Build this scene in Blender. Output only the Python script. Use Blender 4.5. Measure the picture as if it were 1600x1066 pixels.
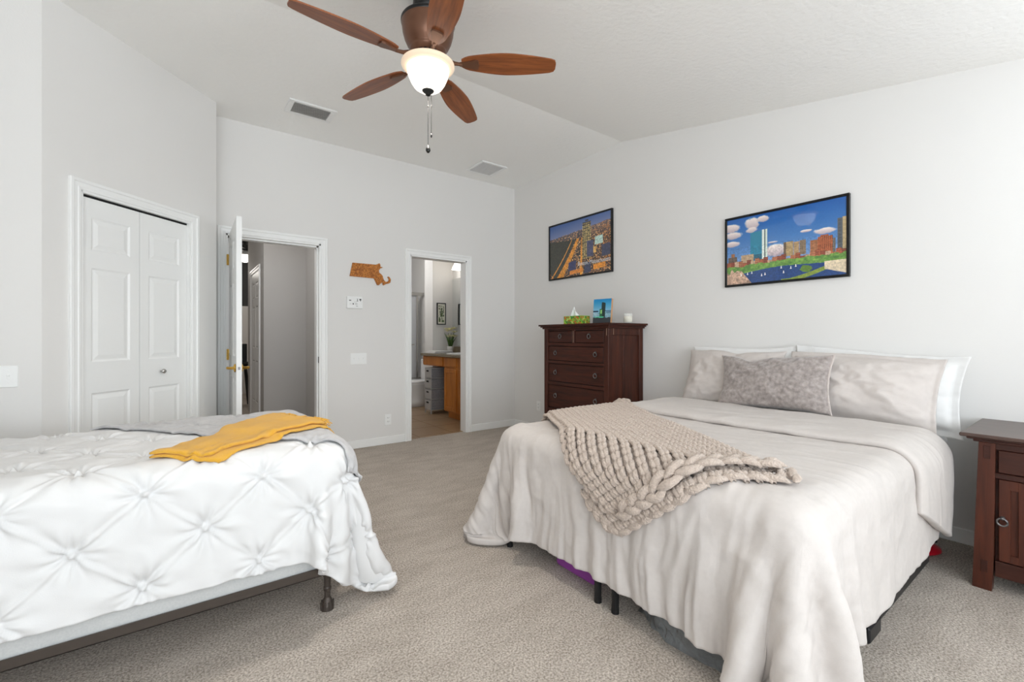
import bpy, bmesh, math, random
import numpy as np
from mathutils import Matrix, Vector
from mathutils.bvhtree import BVHTree

random.seed(7)
for _o in list(bpy.data.objects):
    bpy.data.objects.remove(_o)
SC = bpy.context.scene
COL = SC.collection

# ------------------------------------------------------------------ camera
cam_d = bpy.data.cameras.new('camera')
cam = bpy.data.objects.new('camera', cam_d)
COL.objects.link(cam)
cam_d.sensor_width = 36.0
cam_d.lens = 36.0 * 700.0 / 1600.0
cam_d.shift_y = -6.0 / 1600.0
cam_d.clip_start = 0.02
YAW = math.atan2(520.0, 700.0)
cam.location = (0, 0, 1.13)
cam.rotation_euler = (math.pi / 2, 0, -YAW)
SC.camera = cam

# ------------------------------------------------------------------ world, daylight, exposure
W = bpy.data.worlds.new('World')
SC.world = W
W.use_nodes = True
_bg = W.node_tree.nodes['Background']
_bg.inputs[0].default_value = (0.86, 0.93, 1.0, 1)
_bg.inputs[1].default_value = 1.0


def area(name, loc, rot, sx, sy, watts, color):
    d = bpy.data.lights.new(name, 'AREA')
    d.shape = 'RECTANGLE'
    d.size, d.size_y = sx, sy
    d.energy = watts
    d.color = color
    o = bpy.data.objects.new(name, d)
    o.location = loc
    o.rotation_euler = rot
    COL.objects.link(o)
    return o


DAY = (0.84, 0.92, 1.0)
area('daylight_front_window', (0.0, -2.93, 1.30), (math.pi / 2 + .45, 0, 0), 2.5, 1.7, 112, DAY)
area('daylight_side_window', (-1.47, -1.6, 1.40), (math.pi / 2 + .95, 0, -math.pi / 2), 2.3, 1.35, 80, DAY)
area('added_fill_right', (3.47, -1.7, 1.40), (math.pi / 2 + .95, 0, math.pi / 2), 1.9, 1.35, 76, DAY)  # added fill for the closet side, set at an invented window

VS = SC.view_settings
VS.view_transform = 'Standard'
VS.look = 'None'
VS.exposure = 0.03
VS.gamma = 1.0
VS.use_curve_mapping = False
CY = SC.cycles
CY.max_bounces = 10
CY.diffuse_bounces = 7
CY.glossy_bounces = 4
CY.transmission_bounces = 6
CY.transparent_max_bounces = 8
CY.caustics_reflective = False
CY.caustics_refractive = False
CY.use_denoising = True
CY.sample_clamp_indirect = 6.0


# ------------------------------------------------------------------ materials
def lin(c):
    c = c / 255.0
    return c / 12.92 if c <= 0.04045 else ((c + 0.055) / 1.055) ** 2.4


def rgb(r, g, b):
    return (lin(r), lin(g), lin(b), 1.0)


def mat(name, color, rough=0.6, metal=0.0, bump=None, vary=None, coat=0.0, sheen=0.0, emit=None,
        trans=0.0, alpha=1.0, spec=0.5, wood=None, attr=None, ior=1.45):
    """bump=(scale, strength, distance[, stretch]); vary=(scale, colour2, contrast); wood=(axis_scale, colour2)."""
    m = bpy.data.materials.new(name)
    m.use_nodes = True
    nt = m.node_tree
    N, L = nt.nodes, nt.links
    b = N['Principled BSDF']
    I = b.inputs
    I['Base Color'].default_value = color
    I['Roughness'].default_value = rough
    I['Metallic'].default_value = metal
    I['Specular IOR Level'].default_value = spec
    I['IOR'].default_value = ior
    I['Coat Weight'].default_value = coat
    I['Coat Roughness'].default_value = 0.03
    I['Sheen Weight'].default_value = sheen
    I['Transmission Weight'].default_value = trans
    I['Alpha'].default_value = alpha
    if emit:
        I['Emission Color'].default_value = emit[0]
        I['Emission Strength'].default_value = emit[1]
    tc = N.new('ShaderNodeTexCoord')
    if attr:
        a = N.new('ShaderNodeAttribute')
        a.attribute_name = attr
        L.new(a.outputs['Color'], I['Base Color'])
    if vary:
        n = N.new('ShaderNodeTexNoise')
        n.inputs['Scale'].default_value = vary[0]
        n.inputs['Detail'].default_value = 6
        L.new(tc.outputs['Object'], n.inputs['Vector'])
        r = N.new('ShaderNodeValToRGB')
        k = vary[2] / 2
        r.color_ramp.elements[0].position = 0.5 - k
        r.color_ramp.elements[1].position = 0.5 + k
        r.color_ramp.elements[0].color = vary[1]
        r.color_ramp.elements[1].color = color
        L.new(n.outputs['Fac'], r.inputs['Fac'])
        L.new(r.outputs['Color'], I['Base Color'])
    if wood:
        mp = N.new('ShaderNodeMapping')
        mp.inputs['Scale'].default_value = wood[0]
        L.new(tc.outputs['Object'], mp.inputs['Vector'])
        n = N.new('ShaderNodeTexNoise')
        n.inputs['Scale'].default_value = 1.0
        n.inputs['Detail'].default_value = 7
        n.inputs['Roughness'].default_value = 0.65
        n.inputs['Distortion'].default_value = 0.6
        L.new(mp.outputs['Vector'], n.inputs['Vector'])
        r = N.new('ShaderNodeValToRGB')
        r.color_ramp.elements[0].position = 0.32
        r.color_ramp.elements[1].position = 0.68
        r.color_ramp.elements[0].color = wood[1]
        r.color_ramp.elements[1].color = color
        L.new(n.outputs['Fac'], r.inputs['Fac'])
        L.new(r.outputs['Color'], I['Base Color'])
    if bump:
        n = N.new('ShaderNodeTexNoise')
        n.inputs['Scale'].default_value = bump[0]
        n.inputs['Detail'].default_value = 5
        if len(bump) > 3:
            mp = N.new('ShaderNodeMapping')
            mp.inputs['Scale'].default_value = bump[3]
            L.new(tc.outputs['Object'], mp.inputs['Vector'])
            L.new(mp.outputs['Vector'], n.inputs['Vector'])
        else:
            L.new(tc.outputs['Object'], n.inputs['Vector'])
        bp = N.new('ShaderNodeBump')
        bp.inputs['Strength'].default_value = bump[1]
        bp.inputs['Distance'].default_value = bump[2]
        L.new(n.outputs['Fac'], bp.inputs['Height'])
        L.new(bp.outputs['Normal'], I['Normal'])
    return m


M = {}
M['wall'] = mat('wall_paint', rgb(227, 225, 222), 0.75, bump=(160, 0.15, 0.002))
M['ceil'] = mat('ceiling_paint', rgb(248, 247, 244), 0.85, bump=(34, 0.5, 0.006))
M['trim'] = mat('trim_paint', rgb(240, 240, 238), 0.4)
M['door'] = mat('door_paint', rgb(239, 239, 237), 0.42)
M['plate'] = mat('white_plastic', rgb(240, 240, 238), 0.35)
M['dark'] = mat('dark_gap', rgb(20, 20, 20), 0.8)
M['brass'] = mat('brass', rgb(214, 170, 84), 0.25, 1.0)
M['chrome'] = mat('brushed_nickel', rgb(190, 188, 184), 0.25, 1.0)
M['black'] = mat('black_metal', rgb(18, 18, 19), 0.45)
M['pewter'] = mat('pewter', rgb(120, 118, 118), 0.38, 0.9)
M['mahog'] = mat('dark_mahogany', rgb(78, 37, 24), 0.42, wood=((3, 3, 22), rgb(40, 19, 14)), coat=0.0, spec=0.3)
M['mahog_h'] = mat('dark_mahogany_crosswise', rgb(78, 37, 24), 0.42, wood=((3, 3, 40), rgb(42, 20, 14)), coat=0.0, spec=0.3)
M['mahog_v'] = mat('dark_mahogany_upright', rgb(82, 41, 27), 0.42, wood=((30, 30, 2.2), rgb(45, 21, 15)), coat=0.0, spec=0.3)
M['nstop'] = mat('worn_mahogany_top', rgb(82, 62, 54), 0.35, wood=((26, 3, 3), rgb(62, 44, 38)), coat=0.1)
M['nsv'] = mat('reddish_mahogany_upright', rgb(84, 43, 29), 0.4, wood=((34, 34, 2.4), rgb(54, 26, 18)), spec=0.35)
M['nsh'] = mat('reddish_mahogany_crosswise', rgb(70, 37, 27), 0.4, wood=((3, 3, 40), rgb(48, 24, 18)), spec=0.35)
M['walnut'] = mat('fan_blade_walnut', rgb(154, 89, 48), 0.38, wood=((3.0, 40, 40), rgb(102, 54, 28)), coat=0.1)
M['bronze'] = mat('fan_bronze', rgb(112, 78, 60), 0.36, 0.55)
M['fanblk'] = mat('fan_black', rgb(16, 16, 16), 0.35)
M['bowlrim'] = mat('frosted_glass_rim', rgb(206, 180, 152), 0.6, emit=((1.0, 0.84, 0.68, 1), 0.42))
M['bowl'] = mat('frosted_glass_bowl', rgb(255, 246, 232), 0.5, emit=((1.0, 0.91, 0.78, 1), 2.4))
M['duvet'] = mat('oatmeal_duvet_cotton', rgb(198, 191, 186), 0.85, vary=(60, rgb(190, 183, 178), 0.8), bump=(420, 0.25, 0.002), sheen=0.1)
M['white'] = mat('white_cotton', rgb(214, 213, 212), 0.85, bump=(380, 0.2, 0.0015), sheen=0.1)
M['whitep'] = mat('white_pillow_cotton', rgb(224, 223, 221), 0.85, bump=(60, 0.2, 0.004))
M['greyp'] = mat('oatmeal_pillow_cotton', rgb(204, 196, 191), 0.88, vary=(40, rgb(196, 188, 183), 0.8), bump=(300, 0.3, 0.002))
M['velvet'] = mat('taupe_crushed_velvet', rgb(176, 166, 161), 0.7, vary=(46, rgb(122, 113, 109), 0.55), bump=(90, 0.4, 0.003), sheen=0.4)
M['knit'] = mat('oatmeal_chenille_yarn', rgb(206, 190, 177), 0.95, vary=(110, rgb(172, 155, 142), 0.7), bump=(170, 1.0, 0.008), sheen=0.3)
M['mustard'] = mat('mustard_wool', rgb(238, 182, 44), 0.95, vary=(160, rgb(222, 160, 34), 0.7), bump=(360, 1.0, 0.006), sheen=0.3)
M['blanket'] = mat('grey_fleece', rgb(196, 194, 193), 0.95, vary=(42, rgb(172, 171, 172), 0.6), bump=(240, 0.7, 0.004), sheen=0.2)
M['boxspr'] = mat('box_spring_fabric', rgb(196, 196, 194), 0.9, vary=(180, rgb(180, 181, 180), 0.7))
M['matt'] = mat('mattress_ticking', rgb(225, 224, 222), 0.9)
M['rail'] = mat('brown_bed_rail', rgb(74, 66, 60), 0.45, 0.4)
M['oak'] = mat('honey_oak', rgb(196, 124, 50), 0.4, wood=((14, 14, 2.2), rgb(160, 94, 32)))
M['tile'] = mat('bath_floor_tile', rgb(164, 136, 104), 0.3, vary=(3, rgb(138, 112, 84), 0.6))
M['counter'] = mat('granite_counter', rgb(150, 136, 112), 0.25, vary=(120, rgb(96, 86, 70), 0.4))
M['porc'] = mat('porcelain', rgb(240, 240, 240), 0.12, coat=0.4)
M['binf'] = mat('grey_bin_fabric', rgb(150, 149, 150), 0.95, vary=(90, rgb(118, 118, 122), 0.5))
M['binl'] = mat('light_bin_front', rgb(176, 174, 172), 0.95)
M['mirror'] = mat('mirror', rgb(235, 238, 238), 0.02, 1.0)
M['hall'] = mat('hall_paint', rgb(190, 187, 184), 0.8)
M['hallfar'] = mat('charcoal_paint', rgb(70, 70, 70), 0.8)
M['shower'] = mat('shower_tile', rgb(206, 206, 206), 0.3)
M['leaf'] = mat('leaf', rgb(70, 98, 46), 0.5)
M['petal'] = mat('petal', rgb(238, 234, 190), 0.6)
M['pot'] = mat('pot', rgb(236, 234, 230), 0.4)
M['corkwood'] = mat('laser_cut_wood', rgb(198, 126, 52), 0.6, vary=(85, rgb(140, 78, 24), 0.22), bump=(75, 0.6, 0.004))
M['pic'] = mat('printed_paper', (1, 1, 1, 1), 0.35, attr='Col')
M['picg'] = mat('printed_poster_behind_acrylic', (1, 1, 1, 1), 0.4, attr='Col', coat=0.9)
M['frame'] = mat('black_frame', rgb(10, 10, 10), 0.3)
M['tissue'] = mat('tissue', rgb(244, 244, 244), 0.9)
M['canvas_edge'] = mat('raw_canvas_edge', rgb(206, 160, 118), 0.8)
M['wax'] = mat('wax', rgb(236, 228, 208), 0.5)
M['jar'] = mat('jar_glass', rgb(240, 242, 238), 0.05, alpha=0.28)
M['purple'] = mat('purple_plastic', rgb(142, 66, 150), 0.4)
M['red'] = mat('red_plastic', rgb(186, 20, 40), 0.35)
M['bag'] = mat('clear_grey_plastic', rgb(122, 126, 128), 0.15, alpha=0.8, bump=(22, 1.0, 0.05), coat=0.8)
M['boxblk'] = mat('black_card', rgb(26, 26, 28), 0.4)
M['lampw'] = mat('lit_shade', rgb(255, 250, 240), 0.5, emit=((1.0, 0.95, 0.86, 1), 3.0))
M['ventdark'] = mat('vent_louvre_grey', rgb(196, 194, 190), 0.7)


def carpet_material():
    m = mat('carpet_pile', rgb(190, 178, 166), 0.97, spec=0.1)
    nt = m.node_tree
    N, L = nt.nodes, nt.links
    b = N['Principled BSDF']
    tc = N.new('ShaderNodeTexCoord')
    fine = N.new('ShaderNodeTexNoise')
    fine.inputs['Scale'].default_value = 130
    fine.inputs['Detail'].default_value = 5
    fine.inputs['Roughness'].default_value = 0.7
    big = N.new('ShaderNodeTexNoise')
    big.inputs['Scale'].default_value = 5.0
    big.inputs['Detail'].default_value = 4
    mp = N.new('ShaderNodeMapping')
    mp.inputs['Rotation'].default_value = (0, 0, 0.6)
    mp.inputs['Scale'].default_value = (1, 2.4, 1)
    L.new(tc.outputs['Object'], fine.inputs['Vector'])
    L.new(tc.outputs['Object'], mp.inputs['Vector'])
    L.new(mp.outputs['Vector'], big.inputs['Vector'])
    r1 = N.new('ShaderNodeValToRGB')
    r1.color_ramp.elements[0].position = 0.38
    r1.color_ramp.elements[1].position = 0.62
    r1.color_ramp.elements[0].color = rgb(150, 139, 128)
    r1.color_ramp.elements[1].color = rgb(224, 214, 203)
    r2 = N.new('ShaderNodeValToRGB')
    r2.color_ramp.elements[0].position = 0.36
    r2.color_ramp.elements[1].position = 0.64
    r2.color_ramp.elements[0].color = (0.86, 0.85, 0.84, 1)
    r2.color_ramp.elements[1].color = (1, 1, 1, 1)
    mx = N.new('ShaderNodeMix')
    mx.data_type = 'RGBA'
    mx.blend_type = 'MULTIPLY'
    mx.inputs[0].default_value = 1.0
    L.new(fine.outputs['Fac'], r1.inputs['Fac'])
    L.new(big.outputs['Fac'], r2.inputs['Fac'])
    L.new(r1.outputs['Color'], mx.inputs[6])
    L.new(r2.outputs['Color'], mx.inputs[7])
    L.new(mx.outputs[2], b.inputs['Base Color'])
    bp = N.new('ShaderNodeBump')
    bp.inputs['Strength'].default_value = 0.7
    bp.inputs['Distance'].default_value = 0.012
    L.new(fine.outputs['Fac'], bp.inputs['Height'])
    L.new(bp.outputs['Normal'], b.inputs['Normal'])
    return m


M['carpet'] = carpet_material()

# ------------------------------------------------------------------ object helpers
WM = {}  # world matrix of every object made here


def thing(name, label, cat, loc=(0, 0, 0), rotz=0.0, group=None, kind=None):
    o = bpy.data.objects.new(name, None)
    o.empty_display_size = 0.05
    COL.objects.link(o)
    o.location = loc
    o.rotation_euler = (0, 0, rotz)
    WM[o.name] = Matrix.Translation(Vector(loc)) @ Matrix.Rotation(rotz, 4, 'Z')
    if label:
        o['label'] = label
    if cat:
        o['category'] = cat
    if group:
        o['group'] = group
    if kind:
        o['kind'] = kind
    return o


def link(name, me, m, parent=None, label=None, cat=None, group=None, kind=None, smooth=False, base=True):
    """me is in WORLD coordinates; it is moved into the parent's frame (or its own base point)."""
    mats = m if isinstance(m, (list, tuple)) else [m]
    for k in mats:
        me.materials.append(M[k] if isinstance(k, str) else k)
    o = bpy.data.objects.new(name, me)
    COL.objects.link(o)
    if parent is not None:
        w = WM[parent.name]
        me.transform(w.inverted())
        o.parent = parent
        WM[o.name] = w
    else:
        if base and len(me.vertices):
            co = np.empty(len(me.vertices) * 3)
            me.vertices.foreach_get('co', co)
            co = co.reshape(-1, 3)
            c = Vector(((co[:, 0].min() + co[:, 0].max()) / 2, (co[:, 1].min() + co[:, 1].max()) / 2, co[:, 2].min()))
        else:
            c = Vector((0, 0, 0))
        me.transform(Matrix.Translation(-c))
        o.location = c
        WM[o.name] = Matrix.Translation(c)
    if smooth:
        me.polygons.foreach_set('use_smooth', [True] * len(me.polygons))
    if label:
        o['label'] = label
    if cat:
        o['category'] = cat
    if group:
        o['group'] = group
    if kind:
        o['kind'] = kind
    return o


def obj(name, bm, m, parent=None, **kw):
    me = bpy.data.meshes.new(name)
    bmesh.ops.recalc_face_normals(bm, faces=bm.faces[:])
    bm.to_mesh(me)
    bm.free()
    return link(name, me, m, parent, **kw)


def bx(bm, x0, x1, y0, y1, z0, z1, bev=0.0, T=None, seg=1):
    r = bmesh.ops.create_cube(bm, size=1.0)
    vs = r['verts']
    for v in vs:
        v.co = Vector((x0 + (v.co.x + .5) * (x1 - x0), y0 + (v.co.y + .5) * (y1 - y0), z0 + (v.co.z + .5) * (z1 - z0)))
    if bev > 0:
        es = list({e for v in vs for e in v.link_edges})
        rr = bmesh.ops.bevel(bm, geom=es, offset=bev, segments=seg, affect='EDGES', profile=0.5)
        vs = list({v for f in rr['faces'] for v in f.verts} | {v for v in vs if v.is_valid})
    if T is not None:
        bmesh.ops.transform(bm, matrix=T, verts=vs)
    return vs


def box(name, x0, x1, y0, y1, z0, z1, m, parent=None, bev=0.003, **kw):
    bm = bmesh.new()
    bx(bm, x0, x1, y0, y1, z0, z1, bev)
    return obj(name, bm, m, parent, **kw)


def lathe(bm, prof, c=(0, 0, 0), n=32, T=None, cap=True):
    """prof = [(r, z)...] revolved round z."""
    rings = []
    for r, z in prof:
        ring = []
        for k in range(n):
            a = 2 * math.pi * k / n
            p = Vector((r * math.cos(a), r * math.sin(a), z))
            if T is not None:
                p = T @ p
            ring.append(bm.verts.new(p + Vector(c)))
        rings.append(ring)
    for a, b in zip(rings, rings[1:]):
        for k in range(n):
            bm.faces.new((a[k], a[(k + 1) % n], b[(k + 1) % n], b[k]))
    if cap:
        for rg in (rings[0], rings[-1]):
            bm.faces.new(rg)


def tube(bm, pts, r, n=10, close=False):
    pts = [Vector(p) for p in pts]
    rings = []
    L = len(pts)
    up = Vector((0.13, 0.21, 1)).normalized()
    for i, p in enumerate(pts):
        if close:
            t = (pts[(i + 1) % L] - pts[i - 1]).normalized()
        else:
            t = (pts[min(i + 1, L - 1)] - pts[max(i - 1, 0)]).normalized()
        a = t.cross(up)
        if a.length < 1e-4:
            a = t.cross(Vector((1, 0, 0)))
        a.normalize()
        b = t.cross(a)
        rr = r[i] if isinstance(r, (list, tuple)) else r
        rings.append([bm.verts.new(p + rr * (math.cos(2 * math.pi * k / n) * a + math.sin(2 * math.pi * k / n) * b)) for k in range(n)])
    m = L if close else L - 1
    for i in range(m):
        a, b = rings[i], rings[(i + 1) % L]
        for k in range(n):
            bm.faces.new((a[k], a[(k + 1) % n], b[(k + 1) % n], b[k]))
    if not close:
        bm.faces.new(rings[0])
        bm.faces.new(rings[-1])


def prism(bm, poly, axis, a0, a1):
    """poly of 2D points extruded along axis ('x': poly is (y,z); 'y': (x,z); 'z': (x,y))."""
    def P(p, a):
        if axis == 'x':
            return (a, p[0], p[1])
        if axis == 'y':
            return (p[0], a, p[1])
        return (p[0], p[1], a)
    A = [bm.verts.new(P(p, a0)) for p in poly]
    B = [bm.verts.new(P(p, a1)) for p in poly]
    n = len(poly)
    bm.faces.new(A)
    bm.faces.new(B)
    for k in range(n):
        bm.faces.new((A[k], A[(k + 1) % n], B[(k + 1) % n], B[k]))


def grid_mesh(name, G, closed_u=False):
    n, m = G.shape[:2]
    v = G.reshape(-1, 3)
    idx = np.arange(n * m).reshape(n, m)
    if closed_u:
        idx = np.vstack([idx, idx[:1]])
    f = np.stack([idx[:-1, :-1], idx[1:, :-1], idx[1:, 1:], idx[:-1, 1:]], -1).reshape(-1, 4)
    return mesh_from(name, v, f)


def mesh_from(name, v, f):
    v = np.asarray(v, dtype=np.float32)
    f = np.asarray(f, dtype=np.int32)
    me = bpy.data.meshes.new(name)
    me.vertices.add(len(v))
    me.vertices.foreach_set('co', v.ravel())
    me.loops.add(f.size)
    me.loops.foreach_set('vertex_index', f.ravel())
    me.polygons.add(len(f))
    me.polygons.foreach_set('loop_start', np.arange(0, f.size, f.shape[1], dtype=np.int32))
    me.polygons.foreach_set('loop_total', np.full(len(f), f.shape[1], dtype=np.int32))
    me.update(calc_edges=True)
    me.validate()
    return me


# ------------------------------------------------------------------ numpy noise and cloth
def vnoise(x, y, seed=0):
    xi, yi = np.floor(x).astype(np.int64), np.floor(y).astype(np.int64)
    xf, yf = x - xi, y - yi
    u, v = xf * xf * (3 - 2 * xf), yf * yf * (3 - 2 * yf)

    def h(a, b):
        k = (a * 374761393 + b * 668265263 + seed * 974634777) & 0xffffffff
        k = ((k ^ (k >> 13)) * 1274126177) & 0xffffffff
        return ((k ^ (k >> 16)) & 0xffff) / 65535.0
    return (h(xi, yi) * (1 - u) + h(xi + 1, yi) * u) * (1 - v) + (h(xi, yi + 1) * (1 - u) + h(xi + 1, yi + 1) * u) * v


def fbm(x, y, seed=0, oct=4):
    s, a, t = 0, 0.5, 0
    for k in range(oct):
        s = s + a * vnoise(x * 2 ** k + 17.3 * k, y * 2 ** k - 9.1 * k, seed + k)
        t += a
        a *= 0.5
    return s / t


def ridge(x, y, seed=0):
    return 1 - np.abs(2 * fbm(x, y, seed, 3) - 1) * 2.2


def drape(R, z0, boxes, steps=170, iters=9, off=0.03, seed=1, bend=0.25, mu=0.35, wild=0.0, floor=0.03, stretch=1.0, shear=0.12, grav=0.22):
    """Position-based cloth. R (N,M,2) rest layout lying flat at z0; boxes = (x0,x1,y0,y1,z0,z1,radius)."""
    n, m = R.shape[:2]
    rs = np.random.RandomState(seed)
    P = np.concatenate([R, np.full((n, m, 1), z0)], 2)
    P[..., 2] += 0.006 * (fbm(R[..., 0] * 6, R[..., 1] * 6, seed) - 0.5) + 0.002 * rs.rand(n, m)
    Q = P.copy()
    R3 = np.concatenate([R, np.zeros((n, m, 1))], 2)
    cons = []

    def add(sa, sb, k):
        L = np.linalg.norm(R3[sa] - R3[sb], axis=-1) * stretch
        cons.append((sa, sb, L[..., None], k))
    S = slice
    for p in (0, 1):
        a, b = S(p, n - 1, 2), S(p + 1, n, 2)
        add((a, S(None)), (b, S(None)), 1.0)
        a, b = S(p, m - 1, 2), S(p + 1, m, 2)
        add((S(None), a), (S(None), b), 1.0)
    for p in (0, 1):
        a, b = S(p, n - 1, 2), S(p + 1, n, 2)
        add((a, S(0, m - 1)), (b, S(1, m)), shear)
        add((a, S(1, m)), (b, S(0, m - 1)), shear)
    for p in range(4):
        def q(N, sh):
            i = np.arange(N - 2)
            i = i[(i % 4 == p)] if True else i
            return i
        i = q(n, 2)
        if len(i):
            add((i, S(None)), (i + 2, S(None)), bend)
        i = q(m, 2)
        if len(i):
            add((S(None), i), (S(None), i + 2), bend)
    g = np.array([0, 0, -9.8 / 3600.0 * grav])
    wx = wild * (fbm(R[..., 0] * 5, R[..., 1] * 5, seed + 5) - 0.5)
    wy = wild * (fbm(R[..., 0] * 5 + 40, R[..., 1] * 5, seed + 9) - 0.5)
    for s in range(steps):
        V = (P - Q) * (0.96 if s < steps * 0.6 else 0.90)
        Q = P.copy()
        P = P + V + g
        if wild and s < steps * 0.6:
            P[..., 0] += wx
            P[..., 1] += wy
        for it in range(iters):
            for sa, sb, L, k in cons:
                A, B = P[sa], P[sb]
                d = B - A
                l = np.sqrt((d * d).sum(-1, keepdims=True)) + 1e-9
                c = d * (0.5 * k * (l - L) / l)
                P[sa] = A + c
                P[sb] = B - c
            if it % 3 == 2 or it == iters - 1:
                for (x0, x1, y0, y1, zb, zt, r) in boxes:
                    r2 = r + off
                    ctr = np.array([(x0 + x1) / 2, (y0 + y1) / 2, (zb + zt) / 2])
                    hf = np.array([(x1 - x0) / 2, (y1 - y0) / 2, (zt - zb) / 2]) - r
                    q = P - ctr
                    d = np.abs(q) - hf
                    o = np.maximum(d, 0)
                    lo = np.sqrt((o * o).sum(-1))
                    dist = lo + np.minimum(d.max(-1), 0) - r2
                    hit = dist < 0
                    if hit.any():
                        ax = np.argmax(d, -1)
                        e = np.zeros_like(q)
                        np.put_along_axis(e, ax[..., None], 1.0, -1)
                        nn = np.where((lo > 1e-6)[..., None], o / (lo[..., None] + 1e-9), e) * np.sign(q)
                        push = (-dist)[..., None] * nn
                        mv = P - Q
                        mt = mv - (mv * nn).sum(-1, keepdims=True) * nn
                        P = np.where(hit[..., None], P + push - mu * mt, P)
                fl = P[..., 2] < floor
                if fl.any():
                    mv = P - Q
                    P[..., 0] = np.where(fl, P[..., 0] - 0.5 * mv[..., 0], P[..., 0])
                    P[..., 1] = np.where(fl, P[..., 1] - 0.5 * mv[..., 1], P[..., 1])
                    P[..., 2] = np.maximum(P[..., 2], floor)
    return P


def round_corners(R, x0, x1, y0, y1, k=.6):
    """Round the rest shape's corners that hang past the box x0..x1, y0..y1."""
    R = R.copy()
    X, Y = R[..., 0], R[..., 1]
    xa, xb, ya, yb = X.min(), X.max(), Y.min(), Y.max()
    p = np.where(X < x0, (x0 - X) / max(x0 - xa, 1e-6), np.where(X > x1, (X - x1) / max(xb - x1, 1e-6), 0))
    q = np.where(Y < y0, (y0 - Y) / max(y0 - ya, 1e-6), np.where(Y > y1, (Y - y1) / max(yb - y1, 1e-6), 0))
    fp = np.sqrt(np.clip(1 - k * q * q / 2 * (p > 0), 0, 1))
    fq = np.sqrt(np.clip(1 - k * p * p / 2 * (q > 0), 0, 1))
    X2 = np.where(X < x0, x0 - (x0 - X) * fp, np.where(X > x1, x1 + (X - x1) * fp, X))
    Y2 = np.where(Y < y0, y0 - (y0 - Y) * fq, np.where(Y > y1, y1 + (Y - y1) * fq, Y))
    return np.stack([X2, Y2], -1)


def upsample(G, k):
    def up(A):  # along axis 0, Catmull-Rom
        n = len(A)
        t = np.linspace(0, n - 1, (n - 1) * k + 1)
        i = np.minimum(t.astype(int), n - 2)
        f = (t - i).reshape((-1,) + (1,) * (A.ndim - 1))
        p0, p1, p2, p3 = A[np.maximum(i - 1, 0)], A[i], A[i + 1], A[np.minimum(i + 2, n - 1)]
        return 0.5 * (2 * p1 + (p2 - p0) * f + (2 * p0 - 5 * p1 + 4 * p2 - p3) * f * f + (3 * p1 - p0 - 3 * p2 + p3) * f ** 3)
    return np.swapaxes(up(np.swapaxes(up(G), 0, 1)), 0, 1)


def grid_normals(G):
    du = np.gradient(G, axis=0)
    dv = np.gradient(G, axis=1)
    n = np.cross(du, dv)
    return n / (np.linalg.norm(n, axis=-1, keepdims=True) + 1e-9)


def smooth_grid(G, k=1):
    for _ in range(k):
        H = G.copy()
        H[1:-1] += 0.5 * (0.5 * (G[2:] + G[:-2]) - G[1:-1])
        G = H.copy()
        G[:, 1:-1] += 0.5 * (0.5 * (H[:, 2:] + H[:, :-2]) - H[:, 1:-1])
    return G


def bvh_of(G):
    n, m = G.shape[:2]
    idx = np.arange(n * m).reshape(n, m)
    f = np.stack([idx[:-1, :-1], idx[1:, :-1], idx[1:, 1:], idx[:-1, 1:]], -1).reshape(-1, 4)
    return BVHTree.FromPolygons([tuple(v) for v in G.reshape(-1, 3).tolist()], f.tolist())


def shell(name, G, thick, m, parent=None, inner=None, **kw):
    """A cloth sheet with thickness and a rounded rim, from its outer surface G."""
    N = grid_normals(G)
    if N[..., 2].mean() < 0:
        N = -N
    n, mm = G.shape[:2]
    B = G - N * thick if inner is None else inner
    # pull both rims together
    mid = (G + B) / 2
    G2, B2 = G.copy(), B.copy()
    for sl in ((0, slice(None)), (-1, slice(None)), (slice(None), 0), (slice(None), -1)):
        G2[sl] = 0.55 * mid[sl] + 0.45 * G[sl]
        B2[sl] = 0.55 * mid[sl] + 0.45 * B[sl]
    v = np.concatenate([G2.reshape(-1, 3), B2.reshape(-1, 3)])
    idx = np.arange(n * mm).reshape(n, mm)
    f1 = np.stack([idx[:-1, :-1], idx[1:, :-1], idx[1:, 1:], idx[:-1, 1:]], -1).reshape(-1, 4)
    f2 = f1[:, ::-1] + n * mm
    rim = np.concatenate([idx[:, 0], idx[-1, 1:], idx[-2::-1, -1], idx[0, -2:0:-1]])
    nx = np.roll(rim, -1)
    f3 = np.stack([nx, rim, rim + n * mm, nx + n * mm], -1)
    me = mesh_from(name, v, np.concatenate([f1, f2, f3]))
    return link(name, me, m, parent, smooth=True, **kw)


def picture(name, T, w, h, nx, ny, func, m, parent=None, **kw):
    """A printed sheet: a w x h grid of small coloured faces. T maps (x right, y up, 0) to the world."""
    xs = np.linspace(0, w, nx + 1)
    ys = np.linspace(0, h, ny + 1)
    X, Y = np.meshgrid(xs, ys, indexing='ij')
    A = np.array(T)
    V = np.stack([X, Y, np.zeros_like(X), np.ones_like(X)], -1) @ A.T
    me = grid_mesh(name, V[..., :3])
    U, Vv = np.meshgrid((np.arange(nx) + .5) / nx, (np.arange(ny) + .5) / ny, indexing='ij')
    c = func(U, Vv)  # (nx, ny, 3) in 0..255
    c = np.clip(c, 0, 255) / 255.0
    c = np.where(c <= 0.04045, c / 12.92, ((c + 0.055) / 1.055) ** 2.4)
    c = np.concatenate([c, np.ones(c.shape[:2] + (1,))], -1).reshape(-1, 1, 4)
    at = me.color_attributes.new('Col', 'FLOAT_COLOR', 'CORNER')
    at.data.foreach_set('color', np.repeat(c, 4, 1).astype(np.float32).ravel())
    return link(name, me, m, parent, **kw)

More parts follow.
